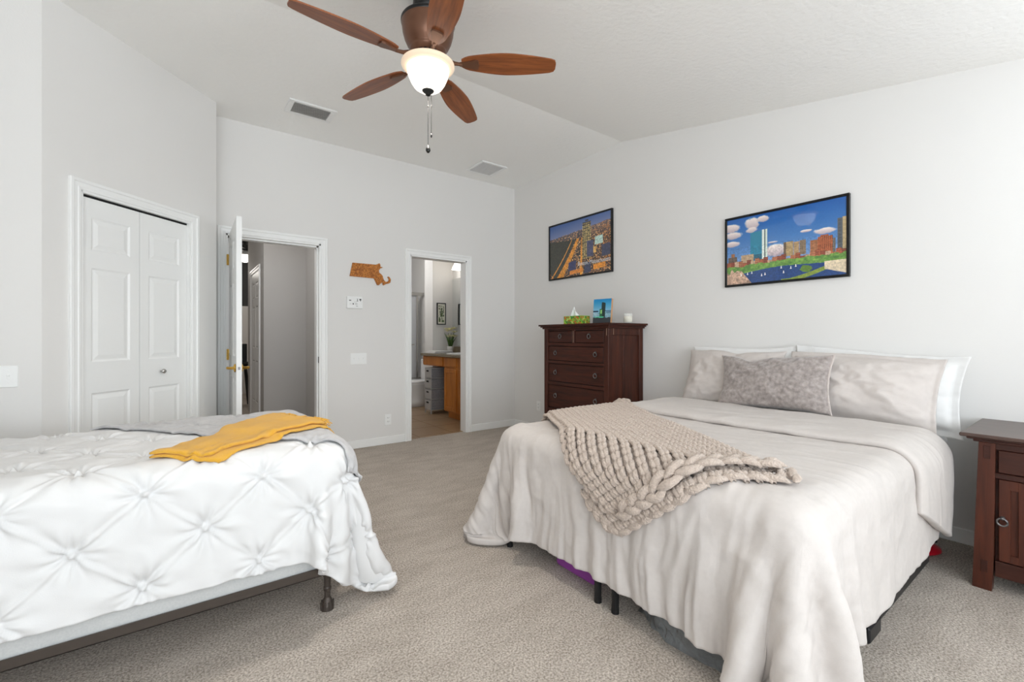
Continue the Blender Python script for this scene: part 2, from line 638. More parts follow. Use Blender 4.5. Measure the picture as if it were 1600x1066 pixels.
# ================================================================== THE ROOM
XR, YB = 3.45, 4.59          # right wall, back wall
XL, YF = -1.45, -2.90        # left wall, front wall (behind the camera)
ZC = 3.025                   # flat ceiling
YC, SL = 2.85, 0.184         # crease and slope of the ceiling
CA, CB = Vector((-0.6, 3.48, 0)), Vector((0.24, 4.32, 0))   # the diagonal closet wall


YD = -0.33                   # the slope ends here; flat again toward the windows


def ceil_z(y):
    return ZC if y >= YC else ZC - SL * (YC - max(y, YD))


def structure(name, bm, m, parent=None, **kw):
    kw.setdefault('kind', 'structure')
    return obj(name, bm, m, parent, **kw)


bm = bmesh.new()
bx(bm, XL - .2, XR + .2, YF - .2, YB + .06, -0.1, 0.0)
structure('floor', bm, 'carpet')
bm = bmesh.new()
bx(bm, -.3, 1.5, YB + .06, 10.6, -0.1, 0.0)
structure('floor_hall', bm, 'carpet')
bm = bmesh.new()
bx(bm, 1.5, 3.7, YB + .06, 8.4, -0.1, 0.004)
structure('floor_bath', bm, 'tile')
# grout lines of the bathroom floor
bm = bmesh.new()
for k in range(9):
    y = YB + .12 + .42 * k
    if y < 8.3:
        bx(bm, 1.52, 3.6, y, y + .006, 0.0035, 0.0048)
for k in range(5):
    bx(bm, 1.75 + .42 * k, 1.756 + .42 * k, YB + .07, 8.3, 0.0035, 0.0048)
structure('trim_grout', bm, mat('grout', rgb(132, 112, 90), 0.9))

bm = bmesh.new()
prism(bm, [(YF - .2, ceil_z(YF)), (YD, ceil_z(YD)), (YC, ZC), (YB + .12, ZC), (YB + .12, ZC + .12), (YC, ZC + .12), (YD, ceil_z(YD) + .12), (YF - .2, ceil_z(YF) + .12)], 'x', XL - .2, XR + .2)
structure('ceiling', bm, 'ceil')

prof = [(YF - .12, 0), (YB + .12, 0), (YB + .12, ZC + .01), (YC, ZC + .01), (YD, ceil_z(YD) + .01), (YF - .12, ceil_z(YF) + .01)]
bm = bmesh.new()
WR = (-2.7, -.7, .70, 2.10)     # invented window behind the camera, added to let in more fill light
prism(bm, [(WR[1], 0), (YB + .12, 0), (YB + .12, ZC + .01), (YC, ZC + .01), (YD, ceil_z(YD) + .01), (YF - .12, ceil_z(YF) + .01), (YF - .12, WR[3]), (WR[1], WR[3])], 'x', XR, XR + .12)
bx(bm, XR, XR + .12, YF - .12, WR[0], 0, WR[3])
bx(bm, XR, XR + .12, WR[0], WR[1], 0, WR[2])
structure('wall_right', bm, 'wall')
bm = bmesh.new()
y0, y1, z0, z1 = WR
for a, b, c, d in ((y0, y0 + .05, z0, z1), (y1 - .05, y1, z0, z1), (y0, y1, z0, z0 + .05), (y0, y1, z1 - .05, z1), ((y0 + y1) / 2 - .02, (y0 + y1) / 2 + .02, z0, z1)):
    bx(bm, XR + .06, XR + .11, a, b, c, d)
structure('added_window_3', bm, 'trim')

# back wall with two door openings
D1, D2, DZ = (0.325, 1.10), (2.025, 2.738), 2.03
bm = bmesh.new()
for a, b, z0, z1 in ((0.1, D1[0], 0, ZC), (D1[0], D1[1], DZ, ZC), (D1[1], D2[0], 0, ZC), (D2[0], D2[1], DZ, ZC), (D2[1], XR + .02, 0, ZC)):
    bx(bm, a, b, YB, YB + .12, z0, z1 + .01)
bmesh.ops.remove_doubles(bm, verts=bm.verts, dist=1e-5)
structure('wall_back', bm, 'wall')

# diagonal closet wall: frame with x along the wall, -y into the room
ang = math.atan2(CB.y - CA.y, CB.x - CA.x)
TD = Matrix.Translation(CA) @ Matrix.Rotation(ang, 4, 'Z')
LD = (CB - CA).length
C1, CZ = (0.19, 0.948), 1.995
bm = bmesh.new()
for a, b, z0, z1 in ((0, C1[0], 0, ZC), (C1[0], C1[1], CZ, ZC), (C1[1], LD, 0, ZC)):
    bx(bm, a, b, 0, .11, z0, z1 + .01, T=TD)
structure('wall_closet', bm, 'wall')
bm = bmesh.new()
bx(bm, .10, .24, 4.32, YB + .01, 0, ZC + .01)
structure('wall_return', bm, 'wall')
bm = bmesh.new()
bx(bm, XL - .12, CA.x, CA.y, CA.y + .12, 0, ZC + .01)
structure('wall_alcove', bm, 'wall')
bm = bmesh.new()
bx(bm, -0.85, 0.30, 4.62, 4.66, 0, ZC)
bx(bm, -1.3, -1.25, 3.6, 4.66, 0, ZC)
structure('wall_closet_inside', bm, 'wall')

# left wall and front wall with their windows (both out of the picture)
WL, WF = (-2.8, -.4, 0.70, 2.10), (-1.27, 1.27, 0.42, 2.18)
bm = bmesh.new()
for a, b, z0, z1 in ((YF - .12, WL[0], 0, 2.2), (WL[0], WL[1], 0, WL[2]), (WL[0], WL[1], WL[3], 2.2)):
    bx(bm, XL - .12, XL, a, b, z0, z1)
prism(bm, [(YF - .12, 2.2), (WL[1], 2.2), (WL[1], 0), (3.6, 0), (3.6, ZC + .01), (YC, ZC + .01), (YD, ceil_z(YD) + .01), (YF - .12, ceil_z(YF) + .01)], 'x', XL - .12, XL)
structure('wall_left', bm, 'wall')
bm = bmesh.new()
for a, b, z0, z1 in ((XL - .12, WF[0], 0, 2.45), (WF[1], XR + .12, 0, 2.45), (WF[0], WF[1], 0, WF[2]), (WF[0], WF[1], WF[3], 2.45)):
    bx(bm, a, b, YF - .12, YF, z0, z1)
structure('wall_front', bm, 'wall')
bm = bmesh.new()
y0, y1, z0, z1 = WL
for a, b, c, d in ((y0, y0 + .05, z0, z1), (y1 - .05, y1, z0, z1), (y0, y1, z0, z0 + .05), (y0, y1, z1 - .05, z1), ((y0 + y1) / 2 - .02, (y0 + y1) / 2 + .02, z0, z1)):
    bx(bm, XL - .11, XL - .06, a, b, c, d)
structure('window_1', bm, 'trim')
bm = bmesh.new()
x0, x1, z0, z1 = WF
for a, b, c, d in ((x0, x0 + .05, z0, z1), (x1 - .05, x1, z0, z1), (x0, x1, z0, z0 + .05), (x0, x1, z1 - .05, z1), ((x0 + x1) / 2 - .02, (x0 + x1) / 2 + .02, z0, z1)):
    bx(bm, a, b, YF - .11, YF - .06, c, d)
structure('window_2', bm, 'trim')


# ---- casings
def casing(name, a, b, zt, T, depth=.12, w=.062):
    """Door casing and jamb in a frame where x runs along the wall and -y is into the room."""
    bm = bmesh.new()
    pf = [(0, -.004), (0, .009), (.004, .012), (.016, .013), (.020, .010), (w - .024, .012), (w - .018, .018), (w - .003, .018), (w, .014), (w, -.004)]
    cols = [[bm.verts.new(T @ Vector(p)) for p in ((a - o, -d, 0), (a - o, -d, zt + o), (b + o, -d, zt + o), (b + o, -d, 0))] for o, d in pf]
    for c0, c1 in zip(cols, cols[1:]):
        for k in range(3):
            bm.faces.new((c0[k], c0[k + 1], c1[k + 1], c1[k]))
    bx(bm, a - .001, a + .014, -.004, depth, 0, zt, T=T)
    bx(bm, b - .014, b + .001, -.004, depth, 0, zt, T=T)
    bx(bm, a, b, -.004, depth, zt - .014, zt + .001, T=T)
    return structure(name, bm, 'trim')


TB = Matrix.Translation((0, YB, 0))
casing('trim_1', D1[0], D1[1], DZ, TB)
casing('trim_2', D2[0], D2[1], DZ, TB)
casing('trim_3', C1[0], C1[1], CZ, TD, .11)
# stop strips of the bedroom doorway, and the strike plate
bm = bmesh.new()
bx(bm, D1[1] - .028, D1[1] - .014, YB + .04, YB + .12, 0, DZ - .014)
bx(bm, D1[0] + .014, D1[0] + .028, YB + .04, YB + .12, 0, DZ - .014)
bx(bm, D1[0] + .014, D1[1] - .014, YB + .04, YB + .12, DZ - .028, DZ - .014)
structure('trim_4', bm, 'trim')
bm = bmesh.new()
bx(bm, D1[1] - .016, D1[1] - .013, YB + .004, YB + .03, .88, .94)
structure('trim_5', bm, 'rail')


# ---- baseboards
def base(name, segs):
    bm = bmesh.new()
    for x0, x1, y0, y1, T in segs:
        bx(bm, x0, x1, y0, y1, 0, .082, .004, T=T)
    structure(name, bm, 'trim')


base('baseboard_back', [(.24, D1[0] - .062, YB - .013, YB, None), (D1[1] + .062, D2[0] - .062, YB - .013, YB, None), (D2[1] + .062, XR, YB - .013, YB, None)])
base('baseboard_right', [(XR - .013, XR, YF, YB - .013, None)])
base('baseboard_closet', [(0, C1[0] - .062, -.013, 0, TD), (C1[1] + .062, LD, -.013, 0, TD)])
base('baseboard_alcove', [(XL, CA.x, CA.y - .013, CA.y, None)])
base('baseboard_left', [(XL, XL + .013, YF, CA.y - .013, None)])


# ---- panelled door leaves
def panel_leaf(w, h, t, cols, rows, T, both=True):
    """Slab 0..w, 0..t (y), 0..h with raised panels on its -y face (and +y face)."""
    bm = bmesh.new()

    def V(x, y, z):
        return bm.verts.new(T @ Vector((x, y, z)))
    xs = sorted({0.0, w, *[a for c in cols for a in c]})
    zs = sorted({0.0, h, *[a for r in rows for a in r]})
    for side in ((0, 1), (t, -1)) if both else ((0, 1),):
        y0, s = side
        for i in range(len(xs) - 1):
            for k in range(len(zs) - 1):
                xa, xb, za, zb = xs[i], xs[i + 1], zs[k], zs[k + 1]
                if (xa, xb) in cols and (za, zb) in rows:
                    loops = [(0, 0), (.010, .007), (.016, .007), (.040, .0015)]
                    prev = None
                    for ins, dep in loops:
                        y = y0 + s * dep
                        q = [V(xa + ins, y, za + ins), V(xb - ins, y, za + ins), V(xb - ins, y, zb - ins), V(xa + ins, y, zb - ins)]
                        if prev:
                            for j in range(4):
                                bm.faces.new((prev[j], prev[(j + 1) % 4], q[(j + 1) % 4], q[j]))
                        prev = q
                    bm.faces.new(prev)
                else:
                    bm.faces.new((V(xa, y0, za), V(xb, y0, za), V(xb, y0, zb), V(xa, y0, zb)))
    if not both:
        bm.faces.new((V(0, t, 0), V(w, t, 0), V(w, t, h), V(0, t, h)))
    for a, b in (((0, 0), (0, h)), ((w, 0), (w, h)), ((0, 0), (w, 0)), ((0, h), (w, h))):
        bm.faces.new((V(a[0], 0, a[1]), V(a[0], t, a[1]), V(b[0], t, b[1]), V(b[0], 0, b[1])))
    bmesh.ops.remove_doubles(bm, verts=bm.verts, dist=1e-5)
    return bm


CROWS = [(.12, .79), (.98, 1.55), (1.655, 1.855)]
closet = thing('door_1', None, None, TD @ Vector(((C1[0] + C1[1]) / 2, .03, 0)), ang, kind='structure')
lw = (C1[1] - C1[0] - .028 - .008) / 2
for k in range(2):
    xa = C1[0] + .016 + k * (lw + .004)
    T = TD @ Matrix.Translation((xa, .022, .012))
    bm = panel_leaf(lw, 1.955, .03, [(.062, lw - .062)], [(a - .012, b - .012) for a, b in CROWS], T)
    obj('door_leaf', bm, 'door', closet)
bm = bmesh.new()
kx = C1[0] + .016 + lw + .004 + lw * .42
lathe(bm, [(.004, 0), (.006, .014), (.013, .02), (.016, .028), (.012, .034), (.002, .036)], n=20,
      T=TD @ Matrix.Translation((kx, .022, .891)) @ Matrix.Rotation(math.pi / 2, 4, 'X'))
obj('knob', bm, 'chrome', closet, smooth=True)
bm = bmesh.new()
bx(bm, C1[0] + .014, C1[1] - .014, .02, .06, 1.972, 1.981, T=TD)
obj('track', bm, 'dark', closet)
# dark inside of the closet head gap is closed by the closet's own ceiling

# ---- bedroom door, standing open against the closet corner
door = thing('door_2', None, None, (D1[0] + .016, YB - .004, 0), 0, kind='structure')
TO = Matrix.Translation((D1[0] + .022, YB - .012, .012)) @ Matrix.Rotation(-math.pi / 2 - .014, 4, 'Z')
dw = .735
ROWS6 = [(.22, .80), (.97, 1.55), (1.66, 1.88)]
bm = panel_leaf(dw, 2.008, .035, [(.115, .325), (.41, .62)], ROWS6, TO)
obj('door_leaf', bm, 'door', door)
for z in (.22, .98, 1.80):
    bm = bmesh.new()
    bx(bm, D1[0] + .0145, D1[0] + .0165, YB - .008, YB + .03, z - .045, z + .045)
    bx(bm, D1[0] + .004, D1[0] + .021, YB - .0105, YB - .0035, z - .045, z + .045)
    tube(bm, [(D1[0] + .012, YB - .014, z - .047), (D1[0] + .012, YB - .014, z + .047)], .0065, 10)
    obj('hinge', bm, 'brass', door)
for s, y0 in ((-1, 0.0), (1, .035)):
    bm = bmesh.new()
    T = TO @ Matrix.Translation((dw - .065, y0, .888)) @ Matrix.Rotation(s * -math.pi / 2, 4, 'X')
    lathe(bm, [(.031, 0), (.031, .006), (.024, .012), (.011, .014), (.010, .045), (.003, .05)], n=20, T=T)
    lv = [(dw - .065, y0 + s * .045, .888), (dw - .085, y0 + s * .05, .889), (dw - .12, y0 + s * .05, .887), (dw - .165, y0 + s * .048, .884)]
    tube(bm, [TO @ Vector(p) for p in lv], [.009, .010, .009, .007], 10)
    obj('handle', bm, 'brass', door, smooth=True)
bm = bmesh.new()
bx(bm, dw + .001, dw + .008, .011, .024, .878, .898, T=TO)
obj('latch_plate', bm, 'pewter', door)

# ================================================================== HALL AND FAR ROOM
bm = bmesh.new()
bx(bm, .855, 1.40, 6.40, 8.0, 0, 2.7)
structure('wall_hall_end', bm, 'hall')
bm = bmesh.new()
bx(bm, 1.35, 1.50, YB + .12, 6.5, 0, 2.7)
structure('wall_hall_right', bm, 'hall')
bm = bmesh.new()
bx(bm, -.3, -.2, YB + .12, 10.5, 0, 3.16)
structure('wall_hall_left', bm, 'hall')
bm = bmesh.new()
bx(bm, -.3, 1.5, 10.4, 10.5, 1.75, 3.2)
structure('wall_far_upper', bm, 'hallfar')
bm = bmesh.new()
bx(bm, -.3, 1.5, 10.38, 10.5, 0, 1.75)
structure('wall_far_lower', bm, 'wall')
bm = bmesh.new()
bx(bm, 1.4, 1.5, 8.0, 10.5, 0, 3.2)
structure('wall_far_right', bm, 'hall')
bm = bmesh.new()
bx(bm, -.3, 1.5, YB + .12, 8.0, 2.6, 2.7)
bx(bm, -.3, 1.5, 8.0, 10.5, 3.05, 3.15)
bx(bm, -.3, 1.5, 7.9, 8.0, 2.6, 3.15)
structure('ceiling_hall', bm, 'ceil')
# panelled door on the side of the hall's end wall
TH = Matrix.Translation((.855, 7.55, 0)) @ Matrix.Rotation(-math.pi / 2, 4, 'Z')
casing('trim_6', 0, .80, DZ, TH, .01)
bm = panel_leaf(.77, 2.0, .01, [(.115, .335), (.435, .655)], ROWS6, TH @ Matrix.Translation((.015, -.006, .012)), both=False)
structure('door_3', bm, 'door')
hl = bpy.data.lights.new('hall_fill_light', 'POINT')  # added fill to lift the dark hall, no fixture behind it
hl.energy = 14
hl.shadow_soft_size = .15
ho = bpy.data.objects.new('hall_fill_light', hl)
ho.location = (.3, 5.4, 2.35)
COL.objects.link(ho)
# black ceiling fan far away
ff = thing('ceiling_fan', 'small black ceiling fan with a lit shade seen through the open bedroom door', 'ceiling fan', (.915, 9.0, 2.5))
bm = bmesh.new()
lathe(bm, [(.02, 3.05), (.02, 2.74), (.11, 2.72), (.12, 2.62), (.06, 2.56)], c=(.915, 9.0, 0), n=20)
obj('motor_housing', bm, 'fanblk', ff)
for k in range(5):
    a = 2 * math.pi * k / 5 + .5
    bm = bmesh.new()
    bx(bm, .12, .62, -.06, .06, 2.64, 2.65, T=Matrix.Translation((.915, 9.0, 0)) @ Matrix.Rotation(a, 4, 'Z'))
    obj('blade', bm, 'fanblk', ff)
bm = bmesh.new()
lathe(bm, [(.12, 2.55), (.10, 2.47), (.03, 2.43)], c=(.915, 9.0, 0), n=20)
obj('shade', bm, 'lampw', ff)
pl = bpy.data.lights.new('far_room_fan_bulb', 'POINT')
pl.energy = 14
pl.shadow_soft_size = .1
pl.color = (1, .95, .88)
po = bpy.data.objects.new('far_room_fan_bulb', pl)
po.location = (.7, 9.0, 2.3)
COL.objects.link(po)
# dark bar stool silhouette at the end of the hall
st = thing('bar_stool', 'dark bar stool at the far end of the hall, behind the open door', 'stool', (.80, 8.6, 0))
bm = bmesh.new()
lathe(bm, [(.16, .66), (.17, .69), (.15, .72)], c=(.80, 8.6, 0), n=20)
obj('seat', bm, 'black', st)
for k in range(4):
    a = math.pi / 4 + k * math.pi / 2
    bm = bmesh.new()
    tube(bm, [(.80 + .11 * math.cos(a), 8.6 + .11 * math.sin(a), .67), (.80 + .19 * math.cos(a), 8.6 + .19 * math.sin(a), 0)], .016, 8)
    obj('leg', bm, 'black', st)
bm = bmesh.new()
bx(bm, .68, .92, 8.74, 8.765, .70, 1.02, .008)
obj('backrest', bm, 'black', st)

# ================================================================== BATHROOM
bm = bmesh.new()
bx(bm, 3.5, 3.62, YB + .12, 8.4, 0, 2.7)
structure('wall_bath_right', bm, 'wall')
bm = bmesh.new()
bx(bm, 3.15, 3.5, 6.3, 6.58, 0, 2.7)
structure('wall_bath_stub', bm, 'wall')
bm = bmesh.new()
bx(bm, 1.5, 1.6, YB + .12, 8.4, 0, 2.7)
structure('wall_bath_left', bm, 'wall')
bm = bmesh.new()
bx(bm, 1.5, 3.62, 8.3, 8.4, 0, 2.7)
structure('wall_bath_end', bm, 'shower')
bm = bmesh.new()
bx(bm, 1.5, 3.62, YB + .12, 8.4, 2.62, 2.7)
structure('ceiling_bath', bm, 'ceil')
# sliding shower door
sh = thing('shower_door', 'frosted sliding shower door with chrome rails behind the toilet', 'shower door', (2.55, 7.35, 0))
box('top_rail', 1.6, 3.5, 7.33, 7.38, 1.86, 1.92, 'chrome', sh)
box('bottom_rail', 1.6, 3.5, 7.33, 7.38, .38, .42, 'chrome', sh)
box('glass_panel', 1.62, 2.6, 7.345, 7.351, .42, 1.86, mat('frosted_glass', rgb(205, 206, 208), .5, alpha=.75), sh, bev=0)
box('glass_panel', 2.55, 3.36, 7.36, 7.366, .42, 1.86, M['frosted_glass'] if 'frosted_glass' in M else bpy.data.materials['frosted_glass'], sh, bev=0)
box('stile', 3.36, 3.39, 7.345, 7.375, .42, 1.86, 'chrome', sh)
bm = bmesh.new()
tube(bm, [(2.6, 7.30, 1.0), (3.30, 7.30, 1.0)], .009, 8)
tube(bm, [(2.65, 7.30, 1.0), (2.65, 7.36, 1.0)], .008, 8)
tube(bm, [(3.22, 7.30, 1.0), (3.22, 7.36, 1.0)], .014, 8)
obj('towel_bar', bm, 'chrome', sh)
bm = bmesh.new()
bx(bm, 1.6, 3.5, 7.34, 8.3, .004, .38, .01)
structure('trim_tub', bm, 'porc')
# toilet
to = thing('toilet', 'white toilet beside the grey fabric bins in the bathroom', 'toilet', (3.1, 6.86, 0))


def ellipse_stack(bm, rows, n=28):
    rings = []
    for cx, cy, rx, ry, z in rows:
        rings.append([bm.verts.new((cx + rx * math.cos(2 * math.pi * k / n), cy + ry * math.sin(2 * math.pi * k / n), z)) for k in range(n)])
    for a, b in zip(rings, rings[1:]):
        for k in range(n):
            bm.faces.new((a[k], a[(k + 1) % n], b[(k + 1) % n], b[k]))
    bm.faces.new(rings[0])
    bm.faces.new(rings[-1])


bm = bmesh.new()
ellipse_stack(bm, [(3.12, 6.86, .25, .14, .004), (3.12, 6.86, .24, .13, .10), (3.12, 6.86, .22, .12, .20), (3.05, 6.86, .27, .16, .28), (3.02, 6.86, .30, .19, .36), (3.02, 6.86, .31, .195, .385)])
obj('bowl', bm, 'porc', to, smooth=True)
bm = bmesh.new()
ellipse_stack(bm, [(3.01, 6.86, .31, .195, .387), (3.01, 6.86, .315, .20, .40), (3.01, 6.86, .31, .195, .425), (3.01, 6.86, .28, .17, .435)])
obj('lid', bm, 'porc', to, smooth=True)
box('tank', 3.31, 3.498, 6.64, 7.08, .387, .76, 'porc', to, bev=.02)
# vanity
va = thing('vanity_cabinet', 'honey oak bathroom vanity with granite counter and open knee space', 'vanity', (3.2, 5.5, 0))
bm = bmesh.new()
bx(bm, 2.985, 3.496, 4.78, 5.605, .10, .855, .002)
bx(bm, 3.05, 3.496, 4.78, 5.605, .004, .10)
obj('body', bm, 'oak', va)
box('knee_apron', 2.985, 3.496, 5.605, 6.28, .71, .855, 'oak', va)
bm = bmesh.new()
bx(bm, 2.94, 3.497, 4.76, 6.295, .855, .89, .004)
bx(bm, 3.485, 3.497, 4.76, 6.295, .89, .985, .002)
obj('countertop', bm, 'counter', va)
for y0, y1, z0, z1 in ((5.64, 6.26, .722, .845), (5.25, 5.585, .722, .845), (4.88, 5.20, .722, .845)):
    box('drawer_front', 2.967, 2.986, y0, y1, z0, z1, 'oak', va, bev=.004)
for y0, y1 in ((5.25, 5.585), (4.88, 5.20)):
    bm = bmesh.new()
    bx(bm, 2.967, 2.986, y0, y0 + .05, .12, .69, .003)
    bx(bm, 2.967, 2.986, y1 - .05, y1, .12, .69, .003)
    bx(bm, 2.967, 2.986, y0 + .05, y1 - .05, .12, .17, .003)
    bx(bm, 2.967, 2.986, y0 + .05, y1 - .05, .64, .69, .003)
    bx(bm, 2.975, 2.986, y0 + .05, y1 - .05, .17, .64)
    obj('door', bm, 'oak', va)
bm = bmesh.new()
ellipse_stack(bm, [(3.2, 5.50, .20, .25, .889), (3.2, 5.50, .205, .255, .90), (3.2, 5.50, .19, .24, .906), (3.2, 5.50, .16, .20, .894)])
obj('sink_rim', bm, 'porc', va, smooth=True)
fa = bmesh.new()
tube(fa, [(3.43, 5.50, .89), (3.43, 5.50, .98), (3.40, 5.50, 1.01), (3.33, 5.50, 1.0)], .012, 8)
bx(fa, 3.41, 3.45, 5.43, 5.57, .89, .905, .004)
obj('faucet', fa, 'chrome', va)
# folded white towel on the counter
tw = bmesh.new()
for k in range(3):
    bx(tw, 2.98 + .01 * k, 3.30 - .01 * k, 5.90, 6.20 - .02 * k, .891 + .012 * k, .902 + .012 * k, .005, seg=2)
obj('hand_towel', tw, 'white', label='folded white towel lying on the bathroom counter before the flowers', cat='towel')
# fabric drawer tower
bt = thing('drawer_tower', 'narrow grey fabric drawer tower standing under the bathroom counter', 'storage drawers', (3.15, 6.06, 0))
bm = bmesh.new()
for x in (2.955, 3.34):
    for y in (5.965, 6.155):
        bx(bm, x, x + .012, y, y + .012, .004, .675)
for z in (.055, .21, .365, .52, .668):
    bx(bm, 2.955, 3.352, 5.965, 6.167, z, z + .01)
obj('frame', bm, 'binl', bt)
for k in range(4):
    z = .066 + .155 * k
    d = box('drawer', 2.957, 3.35, 5.968, 6.164, z, z + .138, 'binf', bt, bev=.006)
    f = box('drawer_face', 2.950, 2.9565, 5.975, 6.157, z + .004, z + .134, 'binl', d, bev=.002)
    box('handle', 2.946, 2.951, 6.03, 6.10, z + .088, z + .112, 'dark', d, bev=.002)
# mirror, sconce, framed print, flowers
box('bathroom_mirror', 3.488, 3.499, 4.80, 6.285, 1.0, 2.05, 'mirror', bev=0, label='large frameless mirror above the bathroom counter', cat='mirror')
sc = thing('wall_sconce', 'lit white glass sconce above the bathroom mirror', 'wall light', (3.49, 5.90, 2.2))
box('back_plate', 3.47, 3.499, 5.55, 6.02, 2.14, 2.22, 'chrome', sc)
bm = bmesh.new()
lathe(bm, [(.03, .11), (.05, .06), (.075, .01), (.09, -.03)], c=(3.38, 5.93, 2.18), n=20)
obj('shade', bm, 'lampw', sc, smooth=True)
bm = bmesh.new()
tube(bm, [(3.48, 5.93, 2.2), (3.42, 5.93, 2.26), (3.38, 5.93, 2.29)], .01, 8)
obj('arm', bm, 'chrome', sc)
bl = bpy.data.lights.new('sconce_bulb', 'POINT')
bl.energy = 2.5
bl.shadow_soft_size = .08
bl.color = (1, .95, .88)
bo = bpy.data.objects.new('sconce_bulb', bl)
bo.location = (3.25, 5.85, 2.10)
COL.objects.link(bo)


b2l = bpy.data.lights.new('bath_fill_light', 'POINT')  # added fill for the dim shower end, stands for no fitted lamp
b2l.energy = 17
b2l.shadow_soft_size = .15
b2o = bpy.data.objects.new('bath_fill_light', b2l)
b2o.location = (2.35, 6.6, 2.45)
COL.objects.link(b2o)


def bath_art(u, v):
    n = fbm(u * 4, v * 7, 3)
    c = np.where((n > .52)[..., None], np.array([88, 104, 66.]), np.array([205, 206, 188.]))
    n2 = fbm(u * 9 + 5, v * 12, 8)
    c = np.where((n2 > .60)[..., None], np.array([52, 66, 40.]), c)
    b = (u < .12) | (u > .88) | (v < .08) | (v > .92)
    return np.where(b[..., None], np.array([222, 220, 206.]), c)


bp_ = thing('framed_print', 'small black framed leaf print on the bathroom wall', 'picture', (3.292, 6.285, 1.33))
bm = bmesh.new()
for a, b, c, d in ((3.215, 3.229, 1.325, 1.665), (3.355, 3.369, 1.325, 1.665), (3.229, 3.355, 1.325, 1.339), (3.229, 3.355, 1.651, 1.665)):
    bx(bm, a, b, 6.275, 6.299, c, d, .001)
obj('frame', bm, 'frame', bp_)
picture('print', Matrix.Translation((3.229, 6.283, 1.339)) @ Matrix(((1, 0, 0, 0), (0, 0, 1, 0), (0, 1, 0, 0), (0, 0, 0, 1))), .126, .312, 24, 60, bath_art, 'pic', bp_)
fl = thing('potted_flowers', 'cream lilies in a white pot on the bathroom counter', 'flowers', (3.34, 6.08, .89))
bm = bmesh.new()
lathe(bm, [(.038, .89), (.052, .985), (.056, .99), (.05, .98), (.01, .975)], c=(3.34, 6.08, 0), n=20)
obj('pot', bm, 'pot', fl, smooth=True)
rs = random.Random(3)
bm = bmesh.new()
for k in range(16):
    a = rs.uniform(0, 6.28)
    r = rs.uniform(.02, .10)
    h = rs.uniform(.12, .24)
    p0 = Vector((3.34 + .02 * math.cos(a), 6.08 + .02 * math.sin(a), .975))
    p1 = p0 + Vector((r * .4 * math.cos(a), r * .4 * math.sin(a), h * .6))
    p2 = p0 + Vector((r * math.cos(a), r * math.sin(a), h))
    tube(bm, [p0, p1, p2], [.006, .009, .002], 6)
obj('leaves', bm, 'leaf', fl, smooth=True)
for k in range(11):
    a = rs.uniform(0, 6.28)
    r = rs.uniform(.01, .08)
    c = Vector((3.33 + r * math.cos(a), 6.08 + r * math.sin(a), .99 + rs.uniform(.13, .27)))
    bm = bmesh.new()
    for j in range(6):
        b = j * math.pi / 3 + k
        d = Vector((math.cos(b), math.sin(b), .5)).normalized()
        s = d.cross(Vector((0, 0, 1))).normalized() * .018
        v = [bm.verts.new(p) for p in (c, c + d * .038 + s, c + d * .072, c + d * .038 - s)]
        bm.faces.new(v)
        v2 = [bm.verts.new(p + Vector((0, 0, -.002))) for p in (c, c + d * .038 + s, c + d * .072, c + d * .038 - s)]
        bm.faces.new(v2)
    obj('bloom', bm, 'petal', fl)

# ================================================================== WALL AND CEILING FIXTURES
vt = thing('ceiling_vent', 'ceiling air vent with dark grey louvres over the bedroom door', 'vent', (.88, 4.0, ZC - .012))
bm = bmesh.new()
x0, x1, y0, y1 = .70, 1.065, 3.885, 4.135
for a, b, c, d in ((x0, x1, y0, y0 + .035), (x0, x1, y1 - .03, y1), (x0, x0 + .045, y0 + .035, y1 - .03), (x1 - .045, x1, y0 + .035, y1 - .03)):
    bx(bm, a, b, c, d, ZC - .012, ZC - .0005, .004)
obj('frame', bm, 'trim', vt)
bm = bmesh.new()
bx(bm, x0 + .045, x1 - .045, y0 + .035, y1 - .03, ZC - .002, ZC - .0005)
for k in range(8):
    y = y0 + .045 + k * .0225
    bx(bm, x0 + .045, x1 - .045, -.010, .010, -.001, .001, T=Matrix.Translation((0, y, ZC - .010)) @ Matrix.Rotation(.6, 4, 'X'))
obj('louvres', bm, 'ventdark', vt)
vt = thing('ceiling_vent', 'square white perforated ceiling vent near the bathroom door corner', 'vent', (2.77, 4.2, ZC - .012))
bm = bmesh.new()
x0, x1, y0, y1 = 2.60, 2.935, 4.03, 4.38
for a, b, c, d in ((x0, x1, y0, y0 + .03), (x0, x1, y1 - .03, y1), (x0, x0 + .03, y0 + .03, y1 - .03), (x1 - .03, x1, y0 + .03, y1 - .03)):
    bx(bm, a, b, c, d, ZC - .014, ZC - .0005, .005)
obj('frame', bm, 'trim', vt)
bm = bmesh.new()
for k in range(13):
    y = y0 + .035 + k * .0225
    bx(bm, x0 + .03, x1 - .03, y, y + .013, ZC - .011, ZC - .007)
bx(bm, x0 + .03, x1 - .03, y0 + .03, y1 - .03, ZC - .004, ZC - .0005)
obj('grille', bm, mat('grille_paint', rgb(214, 213, 211), .6), vt)


